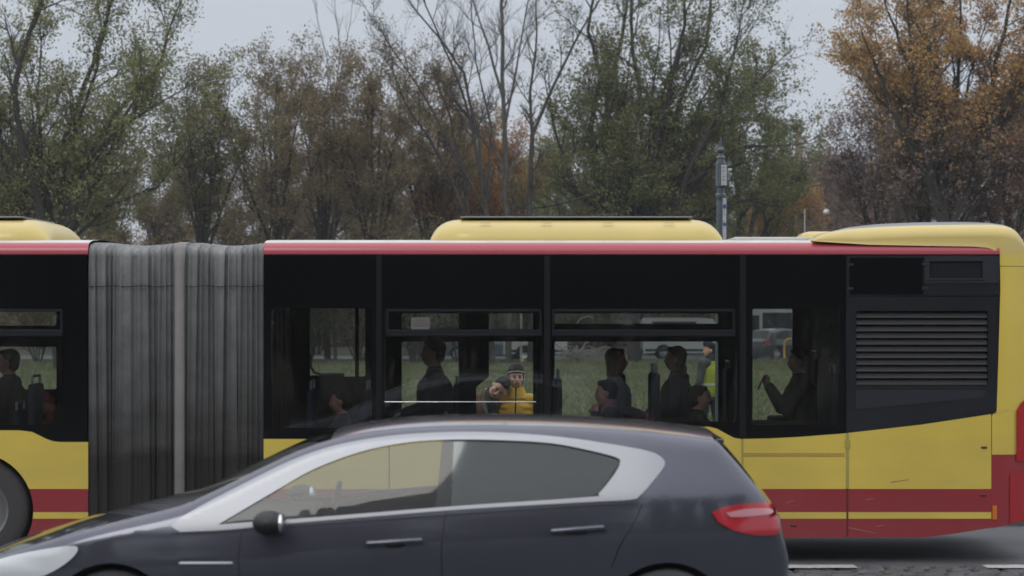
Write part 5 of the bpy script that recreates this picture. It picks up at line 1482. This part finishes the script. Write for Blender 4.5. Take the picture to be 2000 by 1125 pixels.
def person(label, loc, rz, J, skin, top, bottom, hair, hairlen=0, headM=None, hat=None, vox=.012, bulk=1.0, collar=None, scale=1.0, detail=False, name='person', quilt=False, hatmat=None):
    r = empty(name, loc, rz); tag(r, label, 'person'); ORG[r.name] = (0, 0, 0); r.scale = (scale,) * 3
    V3 = lambda k: Vector(J[k])
    hM = headM or Matrix.Identity(3); hc = V3('head')
    def hp(x, y, z): return hc + hM @ Vector((x, y, z))
    b = MB()
    b.ell(hp(0, .008, .02), (.076, .094, .098), M=hM).ell(hp(0, -.020, -.045), (.066, .066, .064), M=hM).caps(hp(0, -.045, -.085), hp(0, -.03, -.07), .024, .03)
    b.ell(hp(0, -.055, .035), (.055, .03, .03), M=hM)                                            # brow
    b.caps(hp(0, -.085, .012), hp(0, -.099, -.020), .009, .013).ell(hp(0, -.092, -.026), (.018, .011, .009), M=hM)     # nose
    for s_ in (-1, 1):
        b.ell(hp(s_ * .078, .012, -.005), (.009, .016, .028), M=hM)                                      # ear
        b.ell(hp(s_ * .040, -.056, -.020), (.030, .024, .026), M=hM)                                     # cheek
    b.ell(hp(0, -.084, -.053), (.024, .010, .008), M=hM)
    b.caps(V3('neck'), hp(0, .015, -.06), .058, .052)
    b.caps(V3('pelvis'), V3('chest'), .125, .135).caps(V3('chest'), V3('neck'), .12, .06).caps(V3('shL'), V3('shR'), .055, .055)
    for s_ in ('L', 'R'):
        b.caps(V3('sh' + s_), V3('el' + s_), .048, .038).caps(V3('el' + s_), V3('wr' + s_), .037, .026)
        hand(b, V3('wr' + s_), V3('wr' + s_) + (V3('wr' + s_) - V3('el' + s_)) + Vector(J.get('hd' + s_, (0, 0, 0))), J.get('up' + s_, (0, -1, .3)))
        b.caps(V3('hip' + s_), V3('kn' + s_), .08, .056).caps(V3('kn' + s_), V3('an' + s_), .055, .038)
        a = V3('an' + s_); f = Vector(J.get('ft', (0, -1, 0))); b.caps(a + Vector((0, 0, -.04)), a + f * .15 + Vector((0, 0, -.055)), .038, .03)
    lm(r, b, 'body', skin, r, vox * .72, 2)
    k = bulk; b = MB()
    b.caps(V3('pelvis'), V3('chest'), .155 * k, .165 * k).caps(V3('chest'), V3('neck') - Vector((0, 0, .02)), .14 * k, .078).caps(V3('shL'), V3('shR'), .078 * k, .078 * k)
    for s_ in ('L', 'R'):
        a, m_, c = V3('sh' + s_), V3('el' + s_), V3('wr' + s_)
        if quilt:
            for (p, q) in ((a, m_), (m_, c)):
                for i in range(4): b.ell(p.lerp(q, (i + .5) / 4), (.078, .078, .052))
        b.caps(a, m_, .07 * k, .060 * k).caps(m_, c, .058 * k, .045 * k)
    if quilt:
        for i in range(5):
            p = V3('pelvis').lerp(V3('chest') + Vector((0, 0, .04)), i / 4); b.ell(p, (.20, .155, .062))
    jk = lm(r, b, 'jacket', top, r, vox, 3)
    b = MB()
    for s_ in ('L', 'R'): b.caps(V3('hip' + s_), V3('kn' + s_), .10, .073).caps(V3('kn' + s_), V3('an' + s_) + Vector((0, 0, .02)), .072, .058)
    b.caps(V3('hipL'), V3('hipR'), .12, .12); lm(r, b, 'trousers', bottom, r, vox, 2)
    for s_ in ('L', 'R'):
        a = V3('an' + s_); f = Vector(J.get('ft', (0, -1, 0)))
        b = MB().caps(a + Vector((0, 0, -.035)) - f * .03, a + f * .17 + Vector((0, 0, -.05)), .052, .042); lm(r, b, 'shoe', M_trim, r)
    if hair is not None:
        b = MB(); b.ell(hp(0, .028, .045), (.083, .094, .092), 20, 14, M=hM).ell(hp(0, .05, -.01), (.078, .062, .08), 20, 12, M=hM)
        b.ell(hp(0, -.035, .098), (.062, .045, .028), M=hM)
        if hairlen:
            for s_ in (-1, 1): b.caps(hp(s_ * .066, .03, .03), hp(s_ * .062, .03, -.06 - hairlen * .5), .022, .018)
            b.caps(hp(0, .055, .03), hp(0, .06, -.07 - hairlen), .055, .035)
        lm(r, b, 'hair', hair, r, vox * .8, 2)
    if hat:
        b = MB(); pr = [(.094, -.0), (.098, .02), (.098, .05), (.092, .078), (.075, .100), (.045, .114), (.001, .118)]
        V = []; n = 24
        for (rr_, z) in pr:
            for i in range(n):
                t = 2 * pi * i / n; V.append(hp(rr_ * .90 * cos(t), .006 + rr_ * 1.08 * sin(t), (z + .052) * 1.0 - .12 * z - .022 * sin(t)))
        b.add(V, [(i * n + j, i * n + (j + 1) % n, (i + 1) * n + (j + 1) % n, (i + 1) * n + j) for i in range(len(pr) - 1) for j in range(n)])
        ht = lm(r, b, 'hat', hatmat, r)
    if collar is not None:
        b = MB(); n = V3('neck')
        b.caps(n + Vector((0, .0, -.03)), n + Vector((0, -.0, .045)), .085, .078); lm(r, b, 'collar', collar, r, vox, 1)
    if detail:
        for s_ in (-1, 1):
            q = MB().ell(hp(s_ * .031, -.078, .012), (.0155, .008, .0065), 10, 8, M=hM); lm(r, q, 'eye', EYE, r)
            q = MB().tube([hp(s_ * .014, -.089, .030), hp(s_ * .032, -.087, .036), hp(s_ * .050, -.075, .030)], [.003, .0042, .002], 6); lm(r, q, 'eyebrow', hair or H_brn, r)
        q = MB().tube([hp(-.026, -.082, -.052), hp(-.010, -.093, -.050), hp(.010, -.093, -.050), hp(.026, -.082, -.052)], [.003, .0055, .0055, .003], 8); lm(r, q, 'mouth', LIP, r)
    return r, hp

# --- the couple standing on the pavement behind the bus
zg = .13
J = dict(pelvis=(0, 0, .86), chest=(0, -.01, 1.10), neck=(0, .0, 1.335), head=(0, -.015, 1.475), shL=(.165, .0, 1.222), shR=(-.165, .0, 1.222), elL=(.225, .0, 1.03), elR=(-.225, .0, 1.03),
         wrL=(.19, -.12, .84), wrR=(-.17, -.15, .86), hipL=(.09, 0, .86), hipR=(-.09, 0, .86), knL=(.10, -.02, .47), knR=(-.10, -.02, .47), anL=(.10, .02, .09), anR=(-.10, .02, .09))
Y_jk = cloth('yellow_jacket', (0.80, 0.48, 0.07))
hatm = cloth('knit_brown', (0.05, 0.034, 0.03))
hx_, hy_ = PX(1008, 24.3), PZ(738, 24.3)
hM = Matrix.Scale(1.04, 3) @ Matrix.Rotation(radians(8), 3, 'Z') @ Matrix.Rotation(radians(2), 3, 'X')
w1, hp = person('woman in a yellow padded jacket and dark knit hat with white stripe', (hx_, 24.3, zg), 0, J, SK1, Y_jk, cloth('jeans_dark', (0.03, 0.035, 0.05)), None, headM=hM, hat=True, hatmat=hatm,
               vox=.009, collar=None, scale=(hy_ - zg) / 1.475, detail=True, quilt=True, bulk=1.0)
# ear flaps, white stripe round the hat, high collar and zip
b = MB()
for s_ in (-1, 1): b.caps(hp(s_ * .076, .018, .03), hp(s_ * .073, .008, -.055), .026, .018)
b.caps(hp(0, .07, .02), hp(0, .07, -.06), .06, .05); lm(w1, b, 'hat_flap', hatm, w1, .008, 2)
n = 28; ring = [hp(.0865 * cos(t), .006 + .1035 * sin(t), .056 - .022 * sin(t)) for t in [2 * pi * i / n for i in range(n + 1)]]
lm(w1, MB().tube(ring, .0065, 8), 'white_stripe', mat('white_knit', (0.65, 0.62, 0.6), .9), w1)
for s_ in (-1, 1):
    lm(w1, MB().tube([hp(s_ * .086, -.025, .055), hp(s_ * .090, -.022, -.0), hp(s_ * .076, -.035, -.07)], .0045, 6), 'white_stripe', bpy.data.materials['white_knit'], w1)
b = MB(); n = 24; V = []
for (rx_, ry_, z, yo) in ((.150, .115, 1.255, 0), (.108, .095, 1.305, -.002), (.094, .088, 1.362, -.006), (.090, .084, 1.372, -.006), (.078, .074, 1.355, -.006)):
    for i in range(n):
        t = 2 * pi * i / n; V.append((rx_ * cos(t), yo + ry_ * sin(t), z + .012 * sin(t)))
b.add(V, [(i * n + j, i * n + (j + 1) % n, (i + 1) * n + (j + 1) % n, (i + 1) * n + j) for i in range(4) for j in range(n)]); lm(w1, b, 'jacket_collar', Y_jk, w1)
zipm = mat('zip_dark', (0.015, 0.02, 0.03), .5)
lm(w1, MB().tube([(-.002, -.100, 1.368), (-.003, -.112, 1.31), (-.005, -.148, 1.27), (-.007, -.176, 1.17), (-.008, -.182, 1.05), (-.008, -.180, .93), (-.006, -.165, .82)], .0085, 6), 'zip', zipm, w1)
lm(w1, MB().tube([(-.245, -.085, 1.22), (-.215, -.12, 1.10), (-.10, -.16, .975), (.02, -.185, .985), (.12, -.17, 1.0)], [.004, .007, .012, .014, .006], 6), 'bag_strap', zipm, w1)
# man leaning his head on her shoulder
hxm, hzm = PX(974, 24.2), PZ(759, 24.2)
hM2 = Matrix.Scale(1.07, 3) @ Matrix.Rotation(radians(44), 3, 'Y') @ Matrix.Rotation(radians(14), 3, 'Z') @ Matrix.Rotation(radians(22), 3, 'X')
hd = Vector((0, 0, hzm - zg)); 
J2 = dict(head=tuple(hd), neck=(-.125, .05, hd.z - .055), chest=(-.20, .07, hd.z - .24), pelvis=(-.25, .10, .80), shL=(-.03, .07, hd.z - .17), shR=(-.36, .06, hd.z - .10),
          elL=(.0, .12, .95), elR=(-.40, .0, .92), wrL=(-.02, -.02, .76), wrR=(-.33, -.14, .80), hipL=(-.16, .10, .80), hipR=(-.34, .10, .80), knL=(-.14, -.02, .44), knR=(-.36, -.02, .44), anL=(-.14, .08, .09), anR=(-.36, .08, .09))
m1, hp2 = person('dark-haired man in brown jacket leaning his head on the woman in yellow', (hxm, 24.2, zg), 0, J2, SK1, cloth('brown_jacket', (0.17, 0.095, 0.055)), cloth('trousers_dark', (0.03, 0.03, 0.035)), H_dark, headM=hM2, vox=.009, detail=True, bulk=.95)
b = MB(); nk = Vector(J2['neck'])
b.caps(nk + Vector((.0, .0, -.05)), nk + Vector((.03, -.0, .0)), .075, .068).caps(nk + Vector((.02, -.05, -.10)), nk + Vector((.07, -.05, -.24)), .055, .07); lm(m1, b, 'scarf', cloth('scarf_dark', (0.02, 0.03, 0.032)), m1, .009, 2)
lm(m1, MB().tube([nk + Vector((.015, -.03, .072)), nk + Vector((-.025, -.07, .03)), nk + Vector((-.045, -.095, -.04)), nk + Vector((-.035, -.125, -.13)), nk + Vector((-.01, -.14, -.20)), nk + Vector((.0, -.14, -.30))], [.004, .006, .009, .014, .018, .018], 8), 'scarf_edge', cloth('scarf_grey', (0.17, 0.21, 0.225)), m1)
lm(m1, MB().caps(Vector(J2['shR']) + Vector((.02, -.02, .0)), Vector(J2['chest']) + Vector((-.08, -.05, .0)), .095, .12), 'coat_lapel', bpy.data.materials['brown_jacket'], m1, .01, 3)

# --- man in a yellow vest further back
J3 = dict(pelvis=(0, 0, .93), chest=(0, .0, 1.25), neck=(0, .02, 1.46), head=(0, -.01, 1.60), shL=(.19, .02, 1.40), shR=(-.19, .02, 1.40), elL=(.24, .0, 1.12), elR=(-.24, .0, 1.12),
          wrL=(.22, -.12, .93), wrR=(-.22, -.12, .93), hipL=(.1, 0, .92), hipR=(-.1, 0, .92), knL=(.11, -.04, .5), knR=(-.11, .06, .5), anL=(.11, -.02, .09), anR=(-.11, .12, .09))
dv = 35.8
v1, hp = person('man in a grey jacket, dark cap and bright yellow-green vest looking left on the lawn', (PX(1386, dv), dv, .03), radians(-138), J3, SK2, cloth('jacket_grey', (0.07, 0.07, 0.08)), cloth('navy_trousers', (0.02, 0.025, 0.05)), H_dark, hat=True, hatmat=cloth('cap_dark', (0.02, 0.022, 0.035)), vox=.014, collar=cloth('hood_dark', (0.03, 0.03, 0.035)), scale=1.01, headM=Matrix.Rotation(radians(58), 3, 'Z'))
lm(v1, MB().caps((0, 0, .95), (0, .0, 1.24), .166, .176).caps((0, 0, 1.26), (0, .01, 1.36), .165, .12), 'hi_vis_vest', mat('hi_vis', (0.28, 0.33, 0.03), .8), v1, .012, 2)
lm(v1, MB().lathe([(.176, 0), (.176, .04)], (0, 0, 1.04), 24), 'reflective_band', mat('reflective', (0.42, 0.45, 0.42), .4), v1)

# --- passengers inside the bus, all seated
def seated(label, px, py, y, face, skin, top, hair, hairlen=0, hat=None, hatmat=None, lean=0.0, hands='lap', bot=None, sc=1.0, headM=None, collar=None, vox=.014):
    hz_ = PZ(py, y); hx2 = PX(px, y)
    J = dict(pelvis=(0, .0, 0), chest=(0, -lean * .5, .33), neck=(0, -lean * .8, .52), head=(0, -.02 - lean, .66), shL=(.18, -lean * .7, .46), shR=(-.18, -lean * .7, .46),
             hipL=(.1, -.02, 0), hipR=(-.1, -.02, 0), knL=(.13, -.42, .02), knR=(-.13, -.42, .02), anL=(.13, -.40, -.36), anR=(-.13, -.40, -.36))
    if hands == 'lap': J.update(elL=(.24, -.05 - lean * .5, .20), elR=(-.24, -.05 - lean * .5, .20), wrL=(.12, -.26, .14), wrR=(-.12, -.26, .14), upL=(0, 0, 1), upR=(0, 0, 1))
    elif hands == 'phone': J.update(elL=(.22, -.16, .20), elR=(-.22, -.16, .20), wrL=(.07, -.30, .42), wrR=(-.10, -.30, .42), upL=(.5, -.6, 0), upR=(-.5, -.6, 0))
    elif hands == 'chin': J.update(elL=(.20, -.22, .16), elR=(-.22, -.14, .18), wrL=(.06, -.22, .46), wrR=(-.05, -.32, .22), upL=(.6, -.3, 0), upR=(0, 0, 1))
    # feet stay where the seat puts them; origin at the pelvis so the figure sits on its seat
    th = radians(90) * face
    off = Vector((sin(th) * 0, 0, 0))
    hv = Vector(J['head']); dx = -hv.y * face * sc            # head offset along x after turning
    r, hp = person(label, (hx2 - face * (-hv.y) * sc, y, hz_ - hv.z * sc), th, J, skin, top, bot or cloth_dark, hair, hairlen, headM, hat, vox, 1.0, collar, sc, hatmat=hatmat)
    r['category'] = 'passenger'; return r, hp
cloth_dark = cloth('cloth_black', (0.04, 0.04, 0.046)); c2 = cloth('cloth_charcoal', (0.10, 0.10, 0.115)); c3 = cloth('cloth_navy', (0.05, 0.07, 0.12)); c4 = cloth('cloth_red', (0.30, 0.03, 0.025)); c5 = cloth('cloth_brown', (0.07, 0.045, 0.035))
seated('passenger in black with dark hair facing left by the front window', 15, 708, 21.0, -1, SK2, cloth_dark, H_dark)
seated('small passenger in a red hood low beside the bellows', 92, 795, 20.7, -1, SK2, c5, None, hat=True, hatmat=c4, sc=.8, collar=c4)
seated('passenger low in the window right of the bellows, only the face catching light', 664, 785, 20.8, -1, SK2, cloth_dark, H_dark)
seated('bulky dark passenger seen against the light in the second window', 845, 690, 21.6, -1, SK2, cloth_dark, H_dark, sc=1.12)
seated('passenger with brown hair turned right in the middle window', 1205, 706, 21.3, 1, SK2, c2, H_brn, hairlen=.15)
pz, _ = seated('passenger in a pink scarf leaning forward with a hand at the chin', 1182, 768, 20.9, -1, SK1, c2, H_dark, lean=.10, hands='chin', collar=cloth('scarf_pink', (0.42, 0.20, 0.24)))
seated('passenger with thick dark hair facing left at the right end of the middle window', 1318, 702, 21.5, -1, SK2, c3, H_dark, hairlen=.06)
seated('passenger low behind the last seat of the middle window', 1367, 778, 21.0, 1, SK2, cloth_dark, H_dark, sc=.95)
ph, hpp = seated('passenger in a dark jacket holding up a phone by the rear window', 1559, 706, 21.2, -1, SK1, cloth_dark, H_dark, hands='phone')
# the phone in his hands: a thing of its own
mp = ph.matrix_basis if False else Matrix.Translation(ph.location) @ Matrix.Rotation(ph.rotation_euler[2], 4, 'Z')
pc = mp @ Vector((-.01, -.375, .46))
b = MB().box(-.005, .005, -.037, .037, -.075, .075, .004)
phone = empty('phone', (pc.x, pc.y, pc.z), 0); phone.rotation_euler = (0, radians(25), 0); tag(phone, "black phone in the raised hands of the passenger at the rear", 'phone')
mobj('phone_body', b.v, b.f, M_trim, phone, local=True)
b = MB().box(-.0062, -.0052, -.033, .033, -.068, .068); b.xf(Matrix.Rotation(pi, 4, 'Z')); mobj('screen', b.v, b.f, mat('phone_screen', (0.02, 0.02, 0.03), .1), phone, local=True)

# ------------------------------------------------------------------ street furniture
# ornate post with enamel panels
dp = 28.0; px0 = 1408
post = empty('ornate_post', (PX(px0, dp), dp, .03)); tag(post, 'ornate blue-grey iron post with a ball finial and framed white panels, rising behind the bus', 'post')
M_iron = mat('iron_paint', (0.055, 0.075, 0.095), .45, coat=.4, var=.25, vscale=10); M_enam = mat('enamel_white', (0.36, 0.37, 0.38), .5, var=.25, vscale=20); M_eblue = mat('enamel_blue', (0.03, 0.07, 0.25), .4)
s_ = dp / F
pr = [(.16, .03), (.16, .5), (.10, .6), (.075, .75), (.07, PZ(640, dp)), (.07, PZ(470, dp)), (.055, PZ(460, dp)), (.055, PZ(392, dp)), (.068, PZ(384, dp)), (.068, PZ(380, dp)), (.05, PZ(377, dp)), (.05, PZ(367, dp)), (.065, PZ(364, dp)), (.065, PZ(318, dp)), (.05, PZ(316, dp)), (.045, PZ(310, dp)), (.058, PZ(308.5, dp)), (.05, PZ(306, dp)), (.022, PZ(302, dp)), (.02, PZ(299, dp))]
for i in range(9):
    t = -pi / 2 + pi * (i + .5) / 9; pr.append((.046 * cos(t) + .004, PZ(293.5, dp) + .04 * sin(t)))
pr += [(.012, PZ(287, dp)), (.011, PZ(270, dp)), (.001, PZ(268, dp))]
mobj('shaft', *(lambda q: (q.v, q.f))(MB().lathe(pr, (PX(px0, dp), dp, 0), 20)), M_iron, post, smooth=False)
for (a, b_, c_, d_, yy) in ((1407, 1418, 323, 363, 0), (1410, 1417, 388, 470, 0)):
    fr = mobj('panel_frame', *(lambda q: (q.v, q.f))(MB().box(PX(a - 2, dp), PX(b_ + 2, dp), dp - .095, dp - .05, PZ(d_ + 2, dp), PZ(c_ - 2, dp), .006)), M_iron, post)
    mobj('panel', *(lambda q: (q.v, q.f))(MB().box(PX(a, dp), PX(b_, dp), dp - .101, dp - .095, PZ(d_, dp), PZ(c_, dp))), M_enam, fr)
    if c_ > 380:
        for (y0, y1) in ((400, 408), (436, 442)): mobj('blue_square', *(lambda q: (q.v, q.f))(MB().box(PX(a + .6, dp), PX(b_ - .6, dp), dp - .105, dp - .1012, PZ(y1, dp), PZ(y0, dp))), M_eblue, fr)
    else:
        for y0 in (327, 333, 345, 351): mobj('faded_print', *(lambda q: (q.v, q.f))(MB().box(PX(a + 2, dp), PX(b_ - 3, dp), dp - .1035, dp - .1012, PZ(y0 + 3, dp), PZ(y0, dp))), mat('faded_ink', (0.25, 0.24, 0.24), .6) if 'faded_ink' not in bpy.data.materials else bpy.data.materials['faded_ink'], fr)
# street lamp far right
dl = 90; lamp = empty('street_lamp', (PX(1572, dl), dl, 0)); tag(lamp, 'thin street lamp with a white globe head over the car park on the right', 'street lamp')
x0 = PX(1572, dl); mobj('pole', *(lambda q: (q.v, q.f))(MB().tube([(x0, dl, 0), (x0, dl, 1), (x0, dl, PZ(409, dl)), (PX(1608, dl), dl, PZ(408, dl))], [.06, .05, .035, .025], 10)), P_steel, lamp, smooth=True)
mobj('lamp_globe', *(lambda q: (q.v, q.f))(MB().ell((PX(1614, dl), dl, PZ(414, dl)), (.14, .14, .12))), mat('opal_glass', (0.75, 0.78, 0.8), .3), lamp, smooth=True)
# thin sign posts and trunks near the couple
sp = empty('sign_post', (PX(1018, 92), 92, 0)); tag(sp, 'thin pale post with small yellow plates seen beside the woman\'s hat', 'sign post')
mobj('pole', *(lambda q: (q.v, q.f))(MB().tube([(PX(1018, 92), 92, 0), (PX(1018, 92), 92, 2.8)], .05, 10)), bark('pale_post', (0.3, 0.3, 0.26)), sp)
for y0 in (669, 700): mobj('plate', *(lambda q: (q.v, q.f))(MB().box(PX(1017, 92), PX(1023, 92), 91.9, 91.93, PZ(y0 + 6, 92), PZ(y0, 92))), mat('plate_yellow', (0.4, 0.38, 0.2), .6), sp)
# yellow hoop barrier by the grey hatchback
hb = MB(); d = 97.5; pts = [at(1532, 700, d), at(1532, 674, d)] + [at(1532 + 9 * (1 - cos(a)), 674 - 12 * sin(a), d) for a in [pi / 2 * k / 5 for k in range(1, 6)]] + [at(1560, 662, d)] + [at(1560 + 8 * sin(a), 662 + 10 * (1 - cos(a)), d) for a in [pi / 2 * k / 5 for k in range(1, 6)]] + [at(1568, 703, d)]
o = hb.tube(pts, .05, 8).out('hoop_barrier', mat('hoop_yellow', (0.55, 0.30, 0.04), .5), origin=(PX(1550, d), d, 0), smooth=True); tag(o, 'yellow tubular hoop barrier beside the parked grey hatchback', 'barrier')
# heap of cut branches
rb = random.Random(3); hb = MB(); d = 96
for i in range(90):
    a = at(rb.uniform(1105, 1172), 706, d + rb.uniform(-1, 1)); a.z = rb.uniform(0, .5); an = rb.uniform(0, pi); L = rb.uniform(.5, 1.5); k = rb.uniform(-.1, .5)
    P = [a, a + Vector((cos(an) * L * .5, rb.uniform(-.2, .2), .1 + k * .6)), a + Vector((cos(an) * L, rb.uniform(-.4, .4), k * .5))]
    hb.tube(P, [.028, .022, .008], 5)
for q in (((1120, 703), (1126, 690), (1136, 683), (1146, 688)), ((1136, 684), (1142, 672), (1152, 666)), ((1122, 640), (1134, 622), (1150, 618), (1160, 622))): hb.tube([at(a, b_, d) for a, b_ in q], [.05, .04, .03, .02][:len(q)], 6)
tag(hb.out('branch_heap', bark('dead_wood', (0.26, 0.24, 0.22)), origin=(PX(1140, d), d, 0)), 'heap of pale cut branches lying on the lawn beside the white van', 'branch heap')
# tower far beyond the trees
dt = 420; tw = empty('brick_tower', (PX(1560, dt), dt, 0)); tag(tw, 'slim reddish brick tower far away in the gap of sky between the trees', 'tower')
M_tw = mat('far_brick', (0.33, 0.22, 0.20), .9, var=.1, vscale=.3)
x0 = PX(1560, dt); zt = PZ(238, dt)
mobj('shaft', *(lambda q: (q.v, q.f))(MB().tube([(x0, dt, 0), (x0, dt, 20), (x0, dt, zt - 2)], [1.3, .95, .66], 16)), M_tw, tw)
mobj('crown', *(lambda q: (q.v, q.f))(MB().lathe([(.66, zt - 2), (.8, zt - 1.7), (.8, zt), (.6, zt), (.6, zt - 1)], (x0, dt, 0), 16)), mat('far_stone', (0.36, 0.32, 0.31), .9), tw)
# distant building roof in the same gap
db = 200; bl = empty('apartment_building', (PX(1610, db), db, 0)); tag(bl, 'low grey apartment building with a blue-grey roof showing between the trees on the right', 'building')
xa, xb = PX(1540, db), PX(1720, db)
mobj('wall', *(lambda q: (q.v, q.f))(MB().box(xa, xb, db, db + 10, 0, PZ(325, db))), mat('render_grey', (0.28, 0.27, 0.27), .9, var=.1), bl)
mobj('roof', *(lambda q: (q.v, q.f))(MB().add([(xa - .4, db - .4, PZ(325, db)), (xb + .4, db - .4, PZ(325, db)), (xb + .4, db + 10.4, PZ(325, db)), (xa - .4, db + 10.4, PZ(325, db)), (xa + 1, db + 5, PZ(305, db)), (xb - 1, db + 5, PZ(305, db))], [(0, 1, 5, 4), (2, 3, 4, 5), (1, 2, 5), (3, 0, 4), (0, 3, 2, 1)])), mat('slate', (0.12, 0.14, 0.17), .7), bl)
for i in range(5):
    for j in range(4):
        x0 = xa + .8 + i * 1.6; z0 = 1.2 + j * 3.2
        wn = mobj('window', *(lambda q: (q.v, q.f))(MB().box(x0, x0 + .9, db - .03, db + .05, z0, z0 + 1.5)), P_blk, bl)
# ------------------------------------------------------------------ thin autumn haze round the whole place
hz_m = bpy.data.materials.new('haze'); hz_m.use_nodes = True
n = hz_m.node_tree
for x in list(n.nodes):
    if x.type == 'BSDF_PRINCIPLED': n.nodes.remove(x)
pv = n.nodes.new('ShaderNodeVolumePrincipled'); pv.inputs['Color'].default_value = (0.86, 0.89, 0.95, 1); pv.inputs['Density'].default_value = 0.00045
n.links.new(pv.outputs[0], n.nodes['Material Output'].inputs['Volume'])
o = MB().box(-160, 160, -40, 480, -1.1, 50).out('haze', hz_m); tag(o, kind='stuff')
